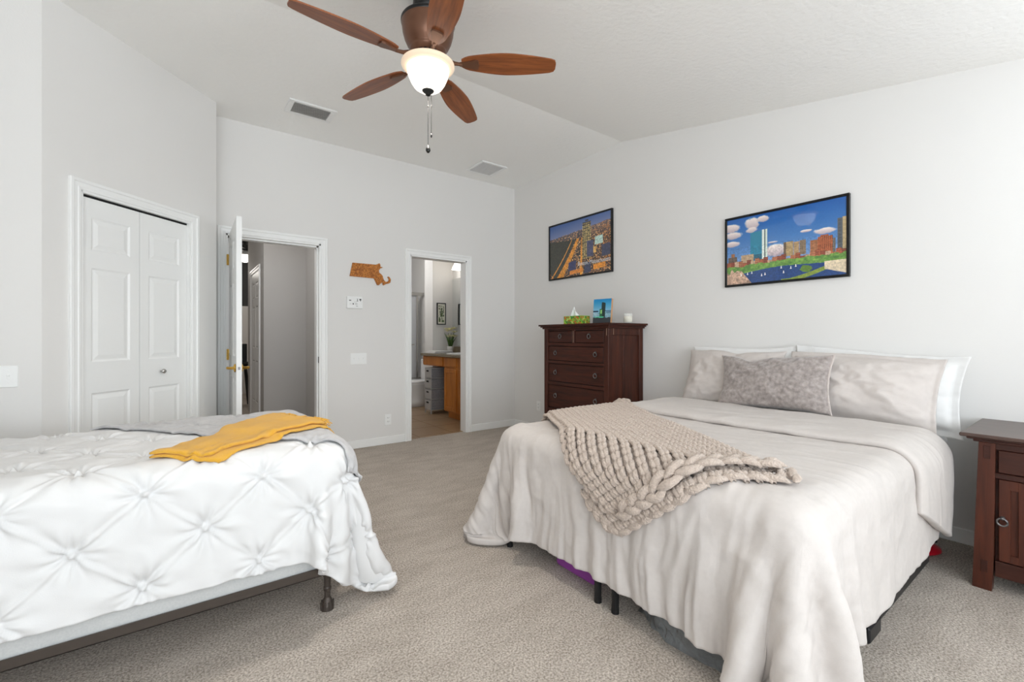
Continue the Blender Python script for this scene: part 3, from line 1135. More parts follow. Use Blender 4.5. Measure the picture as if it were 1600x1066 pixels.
def toggle_plate(name, label, T, w, n, h=.115):
    """Switch plate in a frame: x right, z up, -y into the room, centred."""
    t = thing(name, label, 'light switch', T @ Vector((0, 0, 0)))
    bm = bmesh.new()
    bx(bm, -w / 2, w / 2, -.006, -.0003, -h / 2, h / 2, .003, T=T)
    obj('plate', bm, 'plate', t)
    for k in range(n):
        x = (k - (n - 1) / 2) * .046
        bm = bmesh.new()
        bx(bm, x - .006, x + .006, -.0075, -.006, -.013, .013, .0005, T=T)
        bx(bm, x - .004, x + .004, -.016, -.006, .000, .010, .001, T=T)
        obj('toggle', bm, 'plate', t)
    for k in range(n):
        x = (k - (n - 1) / 2) * .046
        for z in (-.030, .030):
            bm = bmesh.new()
            bx(bm, x - .003, x + .003, -.0068, -.0055, z - .003, z + .003, .0008, T=T)
            obj('screw', bm, 'plate', t)
    return t


def outlet(label, T):
    t = thing('wall_outlet', label, 'outlet', T @ Vector((0, 0, 0)))
    bm = bmesh.new()
    bx(bm, -.036, .036, -.006, -.0003, -.0575, .0575, .003, T=T)
    obj('plate', bm, 'plate', t)
    for z in (-.020, .020):
        bm = bmesh.new()
        bx(bm, -.016, .016, -.0085, -.006, z - .014, z + .014, .003, T=T)
        s = obj('socket', bm, 'plate', t)
        bm = bmesh.new()
        bx(bm, -.008, -.0055, -.0088, -.0084, z - .002, z + .007, T=T)
        bx(bm, .0055, .008, -.0088, -.0084, z - .002, z + .007, T=T)
        bx(bm, -.002, .002, -.0088, -.0084, z - .010, z - .006, T=T)
        obj('slots', bm, 'dark', s)
    return t


TR = Matrix.Translation((XR, 0, 0)) @ Matrix.Rotation(-math.pi / 2, 4, 'Z')   # right wall: x -> -Y
toggle_plate('light_switch', 'white triple light switch plate between the two doorways', Matrix.Translation((1.465, YB, .91)), .162, 3)
toggle_plate('light_switch', 'white single light switch plate on the wall left of the closet', Matrix.Translation((-.722, CA.y, .922)), .072, 1)
outlet('white wall outlet low between the two doorways', Matrix.Translation((1.772, YB, .258)))
outlet('white wall outlet low on the wall beside the tall dresser', Matrix.Translation((XR, 4.105, .31)) @ Matrix.Rotation(-math.pi / 2, 4, 'Z'))

# keypad panel with small printed marks
kp = thing('wall_panel', 'small white control panel with printed marks under the wooden state map', 'control panel', (1.422, YB, 1.418))
box('case', 1.342, 1.502, YB - .022, YB - .0003, 1.418, 1.54, 'plate', kp, bev=.005)


def panel_art(u, v):
    c = np.ones(u.shape + (3,)) * np.array([236, 236, 234.])

    def r(a, b, c0, d, k):
        c[(u > a) & (u < b) & (v > c0) & (v < d)] = k
    r(.08, .24, .66, .74, 90)
    r(.62, .74, .84, .88, 60)
    r(.66, .70, .66, .88, 60)
    r(.62, .74, .64, .68, 60)
    r(.82, .95, .74, .88, 60)
    r(.86, .91, .64, .76, 60)
    r(.45, .66, .54, .57, 150)
    r(.33, .42, .30, .44, 60)
    r(.12, .26, .34, .38, 150)
    r(.50, .66, .38, .41, 150)
    r(.50, .70, .28, .31, 160)
    r(.56, .72, .14, .18, 150)
    return c


picture('label', Matrix(((1, 0, 0, 1.352), (0, 0, 1, YB - .0226), (0, 1, 0, 1.426), (0, 0, 0, 1))), .14, .106, 60, 46, panel_art, 'pic', kp)

# wooden map of the state
poly = [(1.402, 1.881), (1.523, 1.882), (1.628, 1.883), (1.644, 1.884), (1.678, 1.902), (1.688, 1.885), (1.688, 1.867), (1.715, 1.861), (1.688, 1.849), (1.671, 1.828), (1.675, 1.802), (1.695, 1.79), (1.712, 1.772), (1.716, 1.752), (1.725, 1.73), (1.742, 1.713), (1.766, 1.716), (1.779, 1.73), (1.777, 1.752), (1.764, 1.761), (1.773, 1.771), (1.79, 1.761), (1.801, 1.739), (1.795, 1.708), (1.777, 1.697), (1.746, 1.69), (1.725, 1.675), (1.712, 1.682), (1.714, 1.699), (1.702, 1.701), (1.685, 1.687), (1.671, 1.672), (1.653, 1.674), (1.638, 1.707), (1.621, 1.738), (1.601, 1.74), (1.484, 1.742), (1.374, 1.744)]
bm = bmesh.new()
prism(bm, poly, 'y', YB - .014, YB - .001)
obj('wooden_state_map', bm, 'corkwood', label='brown wooden cut-out map of a state above the control panel', cat='wall decoration')


# ---- posters
def put(c, mask, col):
    c[mask] = col


def day_city(u, v):
    n = u.shape
    top, bot = np.array([20, 92, 170.]), np.array([128, 160, 204.])
    t = np.clip((v - .30) / .7, 0, 1)[..., None] ** .8
    c = bot * (1 - t) + top * t
    # clouds
    for cx, cy, rx, ry, s in ((.04, .86, .09, .075, 1), (.06, .75, .10, .06, 2), (.05, .62, .09, .045, 3), (.24, .88, .075, .095, 4), (.34, .92, .06, .05, 5), (.24, .79, .06, .05, 6),
                              (.45, .44, .10, .09, 7), (.84, .60, .09, .045, 8), (.70, .64, .05, .018, 9), (.43, .56, .05, .012, 11)):
        d = ((u - cx) / rx) ** 2 + ((v - cy) / ry) ** 2 + 1.1 * (fbm(u * 22, v * 16, s) - .5)
        a = np.clip((1.0 - d) * 2.2, 0, 1)[..., None]
        sh = np.clip((v - cy) / ry * .5 + .55, 0, 1)[..., None]
        c = c * (1 - a) + a * (np.array([176, 158, 168.]) * (1 - sh) + np.array([250, 238, 228.]) * sh)

    def b(u0, u1, v0, v1, col, win=.35, cols=8, rows=14):
        m = (u >= u0) & (u <= u1) & (v >= v0) & (v <= v1)
        uu = (u - u0) / (u1 - u0)
        vv = (v - v0) / (v1 - v0)
        k = 1 - win * ((np.floor(uu * cols * 2) % 2) * (np.floor(vv * rows * 2) % 2))
        put(c, m, (np.array(col) * k[..., None])[m])
    # towers
    m = (u > .225) & (u < .335) & (v > .33) & (v < .745 + (u - .225) * .12)
    put(c, m, (np.array([44, 132, 160.]) * (1 - .25 * (v[..., None] < .42)))[m])
    b(.335, .352, .30, .765, (226, 236, 226), .0)
    b(.352, .362, .30, .765, (70, 96, 100), .0)
    b(.362, .380, .30, .765, (216, 228, 214), .0)
    b(.012, .10, .24, .42, (112, 96, 84), .45)
    b(.045, .075, .42, .47, (168, 112, 72), .2)
    b(.14, .255, .27, .43, (196, 166, 132), .25)
    b(.52, .60, .33, .53, (192, 164, 118), .4, 6)
    b(.52, .54, .33, .53, (110, 92, 76), .1, 6)
    b(.605, .645, .33, .515, (188, 156, 114), .4, 4)
    b(.65, .70, .33, .525, (150, 128, 104), .4, 5)
    b(.735, .79, .33, .50, (176, 116, 78), .4, 5)
    b(.79, .90, .31, .53, (182, 100, 62), .45, 8)
    b(.81, .87, .53, .55, (170, 92, 58), .2, 8)
    b(.90, .92, .31, .49, (120, 112, 106), .3, 3)
    b(.935, .97, .33, .735, (92, 96, 100), .3, 4, 30)
    b(.97, 1.0, .33, .745, (206, 182, 136), .25, 3, 30)
    # low brick row
    for k in range(26):
        x = k / 26
        h = .30 + .07 * vnoise(np.array(x * 40.), np.array(3.), 4)
        col = [(176, 96, 66), (150, 78, 58), (206, 170, 140), (190, 120, 84)][k % 4]
        b(x, x + .041, .22, float(h), col, .4, 4, 5)
    # trees
    edge = .235 + .06 * fbm(u * 14, u * 0 + .5, 6) + .03 * u
    m = (v < edge + .03 * (fbm(u * 60, v * 30, 12) - .5)) & (v > .08)
    g = fbm(u * 46, v * 34, 15)[..., None]
    put(c, m, (np.array([38, 70, 34.]) * (1 - g) * 1.6 + np.array([128, 160, 72.]) * g * 1.2)[m])
    # water
    m = v < .155 + .06 * u - .02 * np.cos(u * 7)
    w = fbm(u * 12, v * 90, 17)[..., None]
    put(c, m, (np.array([24, 62, 122.]) * (1 - .4 * w) + np.array([70, 110, 160.]) * .35 * w)[m])
    # green spit and beach
    s = .02 + .20 * np.clip((u - .55) / .42, 0, 1) ** 1.4
    m = (v < s) & (v > s - .055) & (u > .5) & (u < .93)
    put(c, m, np.array([134, 154, 62]))
    d = ((u - .70) / .05) ** 2 + ((v - .13) / .055) ** 2 + .8 * (fbm(u * 40, v * 40, 3) - .5)
    put(c, d < .8, np.array([92, 128, 46]))
    m = (u > .84) & (v < .20) & (v > .02 + .5 * (1 - u))
    put(c, m, np.array([224, 206, 176]))
    m = (u < .24 - v * .5) & (v < .14 + .1 * vnoise(u * 40, v * 3, 8))
    k = fbm(u * 60, v * 50, 21)[..., None]
    put(c, m, (np.array([210, 176, 150.]) * k * 1.3 + np.array([120, 96, 84.]) * (1 - k))[m])
    gr = (.80 + .40 * fbm(u * 95, v * 64, 33))[..., None]
    low = (v < .55)[..., None]
    c = np.where(low, c * gr, c * (.94 + .12 * gr - .06))
    # sails
    for x, y in ((.36, .10), (.33, .09), (.52, .10), (.58, .15), (.50, .17), (.14, .12), (.20, .13), (.24, .14), (.62, .17)):
        put(c, (np.abs(u - x) < .006 * (1 - (v - y) / .05)) & (v > y) & (v < y + .045), np.array([250, 248, 244]))
    return c


def night_city(u, v):
    sky = .74 + .12 * u
    t = np.clip((v - sky) / .25, 0, 1)[..., None]
    c = np.array([116, 130, 176.]) * (1 - t) + np.array([46, 84, 150.]) * t
    g = v < sky + .03 * (fbm(u * 30, v * 8, 2) - .5)
    n = fbm(u * 60, v * 46, 5)
    n2 = fbm(u * 100, v * 80, 9)
    base = np.array([52, 48, 50.]) * (0.6 + .8 * n[..., None])
    city = np.where((n2 > .60)[..., None], np.array([206, 134, 70.]), base)
    city = np.where((n2 > .68)[..., None], np.array([250, 212, 150.]), city)
    far = np.clip((v - .6) * 4, 0, 1)[..., None]
    city = city * (1 - .5 * far) + np.array([150, 134, 146.]) * .5 * far
    warm = np.clip((u - .62) * 3, 0, 1)[..., None] * np.clip((n[..., None] - .35) * 3, 0, 1)
    city = city * (1 - .55 * warm) + np.array([228, 138, 62.]) * .55 * warm
    park = (v < .70 - .1 * u) & (u < .44 - .45 * (.62 - v)) & (v > .1 - u)
    city = np.where(park[..., None], np.array([54, 54, 42.]) * (.7 + .6 * n[..., None]), city)
    put(c, g, city[g])
    # bright streets
    for x0, w, k in ((.18, .050, .52), (.545, .018, .02), (.03, .012, .60)):
        d = np.abs(u - (x0 + k * v * (1.15 - .35 * v)))
        m = (d < w * (1.1 - v)) & (v < .66)
        put(c, m, (np.array([242, 160, 52.]) * (.6 + .7 * n[..., None]))[m])
    # roofs
    for a, b, y0, y1, col in ((.34, .46, .10, .26, (56, 62, 104)), (.66, .78, .34, .44, (226, 178, 96)), (.76, .88, .48, .62, (188, 216, 206)), (.36, .58, .03, .10, (232, 142, 48)), (.74, .92, .06, .15, (236, 150, 44)), (.60, .70, .02, .20, (60, 66, 96)),
                              (.86, .99, .26, .46, (62, 66, 92))):
        m = (u > a) & (u < b) & (v > y0 + .1 * (u - a)) & (v < y1 + .1 * (u - a))
        put(c, m, (np.array(col) * (.75 + .5 * n[..., None]))[m])
    # the tall tower
    m = (u > .57) & (u < .70) & (v > .28) & (v < .90)
    k = (((np.floor(v * 60) % 3) == 0) & (n2 < .56) | (np.floor(u * 130) % 4 == 0))[..., None]
    put(c, m, np.where(k, np.array([70, 66, 52.]), np.array([196, 172, 112.]) * (.35 + 1.1 * n2[..., None]))[m])
    put(c, (u > .57) & (u < .70) & (v > .86) & (v < .93) & (np.floor(v * 60) % 2 == 0), np.array([44, 40, 44]))
    put(c, (u > .61) & (u < .66) & (v > .93) & (v < .955), np.array([60, 52, 56]))
    put(c, (u > .64) & (u < .74) & (v > .30) & (v < .58), (np.array([78, 80, 112.]) * (.7 + .6 * n[..., None]))[(u > .64) & (u < .74) & (v > .30) & (v < .58)])
    return c


def poster(label, y0, y1, z0, z1, art, nx, ny, fw=.017):
    """Framed print on the right wall; y0 > y1 (left to right for the viewer)."""
    t = thing('framed_poster', label, 'poster', (XR - .012, (y0 + y1) / 2, z0))
    bm = bmesh.new()
    xa, xb = XR - .026, XR - .001
    for a, b, c, d in ((y1, y0, z0, z0 + fw), (y1, y0, z1 - fw, z1), (y1, y1 + fw, z0 + fw, z1 - fw), (y0 - fw, y0, z0 + fw, z1 - fw)):
        bx(bm, xa, xb, a, b, c, d, .002)
    obj('frame', bm, 'frame', t)
    T = Matrix(((0, 0, 0, XR - .0185), (-1, 0, 0, y0 - fw + .002), (0, 1, 0, z0 + fw - .002), (0, 0, 0, 1)))
    p = picture('print', T, y0 - y1 - 2 * fw + .004, z1 - z0 - 2 * fw + .004, nx, ny, art, 'picg', t)
    return t, p


poster('black framed poster of a sunny city skyline with a blue glass tower above the bed', 1.820, 1.008, 1.518, 2.052, day_city, 300, 200)
pt, pp = poster('black framed poster of a city lit up at night above the dresser', 3.902, 2.958, 1.778, 2.407, night_city, 260, 180)
cu = bpy.data.curves.new('lettering', 'FONT')
cu.body = 'Boston, Massachusetts'
cu.size = .058
cu.space_character = .97
tmp = bpy.data.objects.new('tmp_text', cu)
COL.objects.link(tmp)
bpy.context.view_layer.update()
me = bpy.data.meshes.new_from_object(tmp.evaluated_get(bpy.context.evaluated_depsgraph_get()))
bpy.data.objects.remove(tmp)
co = np.array([v.co[:] for v in me.vertices])
k = .455 / (co[:, 0].max() - co[:, 0].min())
me.transform(Matrix(((0, 0, 0, XR - .0194), (-k, 0, 0, 3.435), (0, k * 1.15, 0, 1.895), (0, 0, 0, 1))))
me.name = 'lettering'
link('lettering', me, mat('lettering_white', rgb(226, 226, 226), .5), pt)

# ================================================================== CEILING FAN
FC = Vector((1.047, 2.147, 0))
fan = thing('ceiling_fan', 'large bronze ceiling fan with five walnut blades and a lit glass bowl', 'ceiling fan', (FC.x, FC.y, 2.40))
zc = ceil_z(FC.y)
bm = bmesh.new()
lathe(bm, [(.075, zc + .03), (.078, 2.86), (.074, 2.83), (.058, 2.808), (.03, 2.80), (.03, 2.775)], c=FC, n=36)
obj('canopy', bm, 'fanblk', fan, smooth=True)
bm = bmesh.new()
lathe(bm, [(.03, 2.79), (.10, 2.788), (.134, 2.778), (.137, 2.762), (.134, 2.75), (.131, 2.72), (.122, 2.685), (.108, 2.655), (.096, 2.64), (.092, 2.632), (.092, 2.622), (.084, 2.618), (.080, 2.604), (.05, 2.60)], c=FC, n=48)
obj('motor_housing', bm, 'bronze', fan, smooth=True)
bm = bmesh.new()
lathe(bm, [(.137, 2.763), (.1395, 2.768), (.1395, 2.778), (.136, 2.783)], c=FC, n=48, cap=False)
obj('top_rim', bm, 'fanblk', fan, smooth=True)
bm = bmesh.new()
lathe(bm, [(.070, 2.606), (.078, 2.598), (.078, 2.585), (.060, 2.580), (.060, 2.566), (.100, 2.566), (.104, 2.560), (.02, 2.556)], c=FC, n=36)
obj('light_fitter', bm, 'bronze', fan, smooth=True)
bm = bmesh.new()
for k in range(20):
    a = 2 * math.pi * k / 20
    bx(bm, .076, .082, -.007, .007, 2.584, 2.600, T=Matrix.Translation(FC) @ Matrix.Rotation(a, 4, 'Z'))
obj('cooling_slots', bm, 'fanblk', fan)
for k in range(5):
    a = math.radians(182.3 + 72 * k)
    T = Matrix.Translation(FC + Vector((0, 0, 2.572))) @ Matrix.Rotation(a, 4, 'Z') @ Matrix.Rotation(math.radians(-12), 4, 'X')
    # blade outline: x along the blade, y across
    xs = np.linspace(.175, .665, 26)
    s = (xs - .175) / .49
    half = .036 + .034 * np.sin(np.clip(s / .52, 0, 1) * math.pi / 2) - .030 * np.clip((s - .45) / .55, 0, 1) ** 1.7
    half[0] *= .66
    half[1] *= .90
    half[-1] *= .88
    up = [(x, h) for x, h in zip(xs, half)]
    out = up + [(.672, half[-1] * .5), (.672, -half[-1] * .5)] + [(x, -h) for x, h in reversed(up)]
    bm = bmesh.new()
    prism(bm, out, 'z', -.0035, .0035)
    bmesh.ops.transform(bm, matrix=T, verts=bm.verts)
    b = obj('blade', bm, 'walnut', fan)
    ML = WM[fan.name].inverted() @ T
    b.data.transform(ML.inverted())
    b.matrix_local = ML
    bm = bmesh.new()
    tube(bm, [T @ Vector(p) for p in ((.062, 0, .020), (.10, 0, .012), (.14, 0, -.004), (.18, 0, -.010))], [.012, .011, .010, .008], 10)
    prism_pts = [(.165, -.010), (.20, -.016), (.245, -.030), (.262, -.026), (.266, 0), (.262, .026), (.245, .030), (.20, .016), (.165, .010)]
    b2 = bmesh.new()
    prism(b2, prism_pts, 'z', -.013, -.0036)
    bmesh.ops.transform(b2, matrix=T, verts=b2.verts)
    tmpm = bpy.data.meshes.new('t')
    b2.to_mesh(tmpm)
    b2.free()
    bm.from_mesh(tmpm)
    bpy.data.meshes.remove(tmpm)
    obj('blade_iron', bm, 'bronze', fan)
bm = bmesh.new()
lathe(bm, [(.06, 2.545), (.108, 2.541), (.109, 2.530), (.107, 2.515), (.101, 2.494), (.089, 2.466), (.072, 2.440), (.048, 2.424), (.02, 2.418)], c=FC, n=56)
obj('glass_bowl', bm, 'bowl', fan, smooth=True)
bm = bmesh.new()
lathe(bm, [(.100, 2.566), (.128, 2.564), (.137, 2.558), (.138, 2.550), (.133, 2.543), (.124, 2.537), (.110, 2.534), (.106, 2.542), (.100, 2.556)], c=FC, n=56)
obj('bowl_rim', bm, 'bowlrim', fan, smooth=True)
bm = bmesh.new()
lathe(bm, [(.006, 2.432), (.033, 2.430), (.035, 2.424), (.024, 2.412), (.014, 2.406), (.013, 2.398), (.004, 2.394)], c=FC, n=28)
obj('finial', bm, 'fanblk', fan, smooth=True)
RX = Vector((math.cos(YAW), -math.sin(YAW), 0))   # sideways for the second chain
for off, z1, big in ((0.0, 2.115, True), (.017, 2.185, False)):
    p = FC + RX * off
    bm = bmesh.new()
    tube(bm, [(p.x, p.y, 2.40), (p.x, p.y, z1)], .0013, 6)
    lathe(bm, [(.001, .006), (.0035, .003), (.0035, -.003), (.001, -.006)], c=(p.x, p.y, 2.34), n=10)
    ch = obj('pull_chain', bm, mat('chain_black', rgb(9, 9, 9), .8, spec=.1), fan)
    bm = bmesh.new()
    if big:
        lathe(bm, [(.002, .022), (.004, .012), (.011, .004), (.012, -.008), (.006, -.018), (.001, -.02)], c=(p.x, p.y, z1), n=14)
    else:
        lathe(bm, [(.002, .012), (.004, .004), (.005, -.004), (.001, -.010)], c=(p.x, p.y, z1), n=12)
    obj('pull', bm, 'fanblk', ch, smooth=True)
fl_ = bpy.data.lights.new('fan_bulb', 'SPOT')
fl_.energy = 50
fl_.spot_size = math.radians(156)
fl_.spot_blend = 1.0
fl_.shadow_soft_size = .06
fl_.color = (1, .93, .84)
fo = bpy.data.objects.new('fan_bulb', fl_)
fo.location = (FC.x, FC.y, 2.37)
COL.objects.link(fo)

# ================================================================== DRESSER
DY0, DY1, DX0 = 2.60, 3.445, 2.965
dr = thing('tall_dresser', 'tall dark mahogany dresser with ring pulls against the right wall', 'dresser', (3.2, 3.02, 0))
bm = bmesh.new()
prism(bm, [(2.925, 1.238), (2.925, 1.254), (3.445, 1.254), (3.445, 1.238)], 'y', 2.552, 3.487)
bx(bm, 2.935, 3.445, 2.565, 3.475, 1.226, 1.239, .004)
bx(bm, 2.950, 3.445, 2.582, 3.460, 1.210, 1.227, .004)
obj('top', bm, 'mahog_h', dr)
for y0 in (DY0, DY1 - .055):
    for x0 in (DX0, 3.385):
        box('post', x0, x0 + .055, y0, y0 + .055, 0.0, 1.211, 'mahog_v', dr)
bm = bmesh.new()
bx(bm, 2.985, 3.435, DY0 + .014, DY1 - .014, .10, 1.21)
obj('carcass', bm, 'dark', dr)  # coloured black to put shade into the gaps between the drawers
for y, s in ((DY0, 1), (DY1, -1)):
    bm = bmesh.new()
    def sd(x0, x1, z0, z1, d):
        bx(bm, x0, x1, *sorted((y + s * d, y + s * .02)), z0, z1, .002)
    sd(3.02, 3.385, 1.148, 1.211, .003)
    sd(3.02, 3.385, .10, .20, .003)
    sd(3.165, 3.195, .20, 1.148, .004)
    sd(3.02, 3.165, .20, 1.148, .008)
    sd(3.195, 3.385, .20, 1.148, .012)
    obj('side_panel', bm, 'mahog_v', dr)
bm = bmesh.new()
for z0, z1 in ((1.194, 1.211), (1.045, 1.074), (.872, .898), (.662, .692), (.40, .43), (.10, .135)):
    bx(bm, 2.970, 2.99, DY0 + .05, DY1 - .05, z0, z1, .002)
bx(bm, 2.970, 2.99, 3.018, 3.05, 1.07, 1.20, .002)
obj('front_rails', bm, 'mahog_h', dr)


def ring_pull(parent, x, y, z, R=.019):
    bm = bmesh.new()
    pts = []
    for k in range(20):
        a = 2 * math.pi * k / 20
        pts.append((x - .010, y + R * math.cos(a), z + R * math.sin(a)))
    tube(bm, pts, .0042, 8, close=True)
    TT = Matrix.Translation((x, y, z + R)) @ Matrix.Rotation(-math.pi / 2, 4, 'Y')
    lathe(bm, [(.009, -.002), (.009, .003), (.006, .008), (.005, .014), (.001, .015)], n=12, T=TT)
    return obj('ring_pull', bm, 'pewter', parent, smooth=True)


for y0, y1, z0, z1 in ((3.053, 3.385, 1.076, 1.192), (2.660, 3.015, 1.076, 1.192), (2.660, 3.385, .900, 1.043), (2.660, 3.385, .694, .870), (2.660, 3.385, .432, .660), (2.660, 3.385, .137, .398)):
    bm = bmesh.new()
    bx(bm, 2.972, 2.99, y0 + .003, y1 - .003, z0 + .004, z1 - .004, .003)
    d = obj('drawer', bm, 'mahog_h', dr)
    zz = (z0 + z1) / 2 + (.003 if z1 - z0 < .2 else .01)
    if y1 - y0 < .5:
        ring_pull(d, 2.971, (y0 + y1) / 2 - .008, zz)
    else:
        ring_pull(d, 2.971, 3.278, zz)
        ring_pull(d, 2.971, 2.753, zz)
worn = mat('worn_edge', rgb(150, 122, 104), .5)
for q in ((2.9635, 2.966, 2.618, 2.623, 1.145, 1.208), (3.028, 3.032, 2.5985, 2.601, 1.15, 1.208), (2.9685, 2.971, 3.031, 3.035, 1.08, 1.19)):
    box('worn_edge', *q, worn, dr, bev=0)

# things on the dresser
tb = thing('tissue_box', 'green patterned tissue box with a white tissue on the dresser', 'tissue box', (3.16, 3.18, 1.2545))


def leafy(u, v):
    n = fbm(u * 9, v * 4.5, 4)
    n2 = fbm(u * 11 + 3, v * 6, 9)
    c = np.where((n > .5)[..., None], np.array([146, 196, 50.]), np.array([58, 142, 48.]))
    c = np.where((n2 > .60)[..., None], np.array([206, 104, 46.]), c)
    c = np.where((n2 < .36)[..., None], np.array([210, 218, 120.]), c)
    return np.where((v > .94)[..., None], np.array([128, 190, 70.]), c)


box('body', 3.102, 3.222, 3.062, 3.302, 1.2545, 1.339, mat('tissue_box_green', rgb(110, 180, 60), .5), tb, bev=.001)
picture('pattern', Matrix(((0, 0, 0, 3.1012), (-1, 0, 0, 3.302), (0, 1, 0, 1.2545), (0, 0, 0, 1))), .24, .0845, 60, 22, leafy, 'pic', tb)
picture('pattern', Matrix(((1, 0, 0, 3.102), (0, 0, 0, 3.0612), (0, 1, 0, 1.2545), (0, 0, 0, 1))), .12, .0845, 30, 22, leafy, 'pic', tb)
U, Vv = np.meshgrid(np.linspace(-1, 1, 17), np.linspace(0, 1, 13), indexing='ij')
G = np.stack([3.162 + .018 * np.sin(U * 4 + Vv * 2) * (1 - .6 * Vv), 3.20 + U * .055 * (1 - Vv) ** .8 + .02 * Vv, 1.335 + Vv * .10 * (1 - .25 * np.abs(U))], -1)
shell('tissue', G, .0015, 'tissue', tb)

cp = thing('canvas_print', 'small canvas photo of a dark tower under blue sky on the dresser', 'picture', (3.14, 2.83, 1.2545))


def tower_art(u, v):
    t = np.clip((v - .45) / .55, 0, 1)[..., None]
    c = np.array([150, 200, 220.]) * (1 - t) + np.array([10, 130, 190.]) * t
    lo = v < .45
    k = fbm(u * 12, v * 14, 7)[..., None]
    put(c, lo, (np.array([84, 140, 160.]) * (1 - k) + np.array([196, 216, 222.]) * k)[lo])
    put(c, (v > .47) & (v < .53) & (u < .30), np.array([12, 30, 60]))
    put(c, (v > .50) & (v < .53) & (u > .68), np.array([14, 32, 62]))
    put(c, (v > .44) & (v < .475) & (u > .72), np.array([14, 32, 62]))
    m = (np.abs(u - .52) < .17) & (v > .24) & (v < .86) & ((v < .80) | (np.abs(u - .52) < .17 * np.sqrt(np.clip(1 - ((v - .80) / .06) ** 2, 0, 1))))
    m &= (u > .36 + .1 * (v > .60))
    put(c, m, np.array([32, 52, 50]))
    put(c, m & (v < .58) & (u < .52), np.array([38, 104, 62]))
    put(c, (np.abs(u - .46) < .04) & (v > .40) & (v < .56), np.array([150, 206, 120]))
    put(c, (v > .24) & (v < .29) & (u > .1) & (u < .62), np.array([90, 214, 170]))
    put(c, v < .22 + .06 * fbm(u * 8, u * 0, 3), np.array([52, 56, 60]))
    return c


TC = Matrix.Translation((3.115, 2.925, 1.2545)) @ Matrix.Rotation(math.radians(10), 4, 'Z') @ Matrix.Rotation(math.radians(6), 4, 'Y')
bm = bmesh.new()
bx(bm, 0, .028, -.19, 0, 0, .232, .001, T=TC)
obj('stretcher', bm, 'canvas_edge', cp)
picture('picture_face', TC @ Matrix(((0, 0, 0, -.0008), (-1, 0, 0, 0), (0, 1, 0, 0), (0, 0, 0, 1))), .19, .232, 60, 74, tower_art, 'pic', cp)

cd = thing('jar_candle', 'cream candle in a glass jar at the right end of the dresser', 'candle', (3.2, 2.58, 1.2545))
bm = bmesh.new()
lathe(bm, [(.036, 1.2545), (.039, 1.258), (.039, 1.34), (.0375, 1.342), (.0365, 1.34), (.0365, 1.262)], c=(3.2, 2.58, 0), n=32)
obj('jar', bm, 'jar', cd, smooth=True)
bm = bmesh.new()
lathe(bm, [(.034, 1.2625), (.036, 1.266), (.036, 1.316), (.02, 1.318), (.002, 1.318)], c=(3.2, 2.58, 0), n=32)
obj('wax', bm, 'wax', cd, smooth=True)
bm = bmesh.new()
tube(bm, [(3.2, 2.58, 1.316), (3.201, 2.58, 1.328)], .0012, 6)
obj('wick', bm, 'dark', cd)

# ================================================================== NIGHTSTAND
ns = thing('nightstand', 'reddish mahogany nightstand with splayed legs and ring pull door beside the bed', 'nightstand', (3.17, .10, 0))
bm = bmesh.new()
bx(bm, 2.850, 3.43, -.22, .424, .682, .699, .004)
obj('top', bm, 'nstop', ns)
bm = bmesh.new()
bx(bm, 2.868, 3.43, -.20, .404, .672, .683, .003)
bx(bm, 2.884, 3.43, -.182, .384, .660, .673, .003)
obj('top_moulding', bm, 'nsh', ns)
for s in (1, -1):
    for x0 in (2.895, 3.365):
        pl_ = [(.10 + s * (.367 - .10), .661), (.10 + s * (.315 - .10), .661), (.10 + s * (.322 - .10), .10), (.10 + s * (.327 - .10), 0), (.10 + s * (.388 - .10), 0)]
        bm = bmesh.new()
        prism(bm, pl_, 'x', x0, x0 + .055)
        lg = obj('leg', bm, 'nsv', ns)
        if x0 < 3 and s == 1:
            for a, b, c, d in ((.331, .352, .588, .645), (.339, .361, .078, .132)):
                bm = bmesh.new()
                bx(bm, 2.8925, 2.8955, a, b, c, d, .001)
                obj('tenon', bm, 'nsh', lg)
bm = bmesh.new()
bx(bm, 2.925, 3.425, -.11, .318, .075, .66)
obj('carcass', bm, 'mahog', ns)
for z0, z1 in ((.632, .661), (.505, .528), (.07, .138)):
    box('front_rail', 2.901, 2.93, -.115, .318, z0, z1, 'nsh', ns, bev=.002)
box('drawer', 2.906, 2.928, -.107, .309, .530, .630, 'nsh', ns, bev=.003)
bm = bmesh.new()
ys = [-.107, -.072, -.049, -.014, .009, .089, .112, .192, .215, .249, .272, .307]
for k in range(0, 12, 2):
    bx(bm, 2.906, 2.926, ys[k], ys[k + 1], .142, .502, .002)
bx(bm, 2.907, 2.926, -.107, .307, .142, .175, .001)
bx(bm, 2.907, 2.926, -.107, .307, .460, .502, .001)
bx(bm, 2.919, 2.926, -.107, .307, .15, .49)
nd = obj('door', bm, 'nsv', ns)
ring_pull(nd, 2.905, .295, .318, .016)

# ================================================================== RIGHT BED
BX0, BX1, BY0, BY1, BZ = 1.44, 3.42, .53, 2.03, .615
bf = thing('bed_frame', 'black metal platform bed frame under the oatmeal bedding', 'bed frame', (2.4, 1.28, 0))
bm = bmesh.new()
for y in (.60, 1.25, 1.29, 1.96):
    bx(bm, 1.43, 3.38, y - .015, y + .015, .30, .335, .002)
for x in (1.445, 2.38, 2.42, 3.365):
    bx(bm, x - .015, x + .015, .60, 1.96, .30, .335, .002)
for k in range(14):
    x = 1.50 + k * .14
    bx(bm, x - .012, x + .012, .60, 1.96, .325, .338)
obj('deck', bm, 'black', bf)
for x in (1.435, 2.40, 3.35):
    for y in (.60, 1.222, 1.317, 1.95):
        bm = bmesh.new()
        tube(bm, [(x, y, .31), (x, y, .012)], .0155, 10)
        tube(bm, [(x, y, .014), (x, y, 0.0)], .0165, 10)
        obj('leg', bm, 'black', bf)
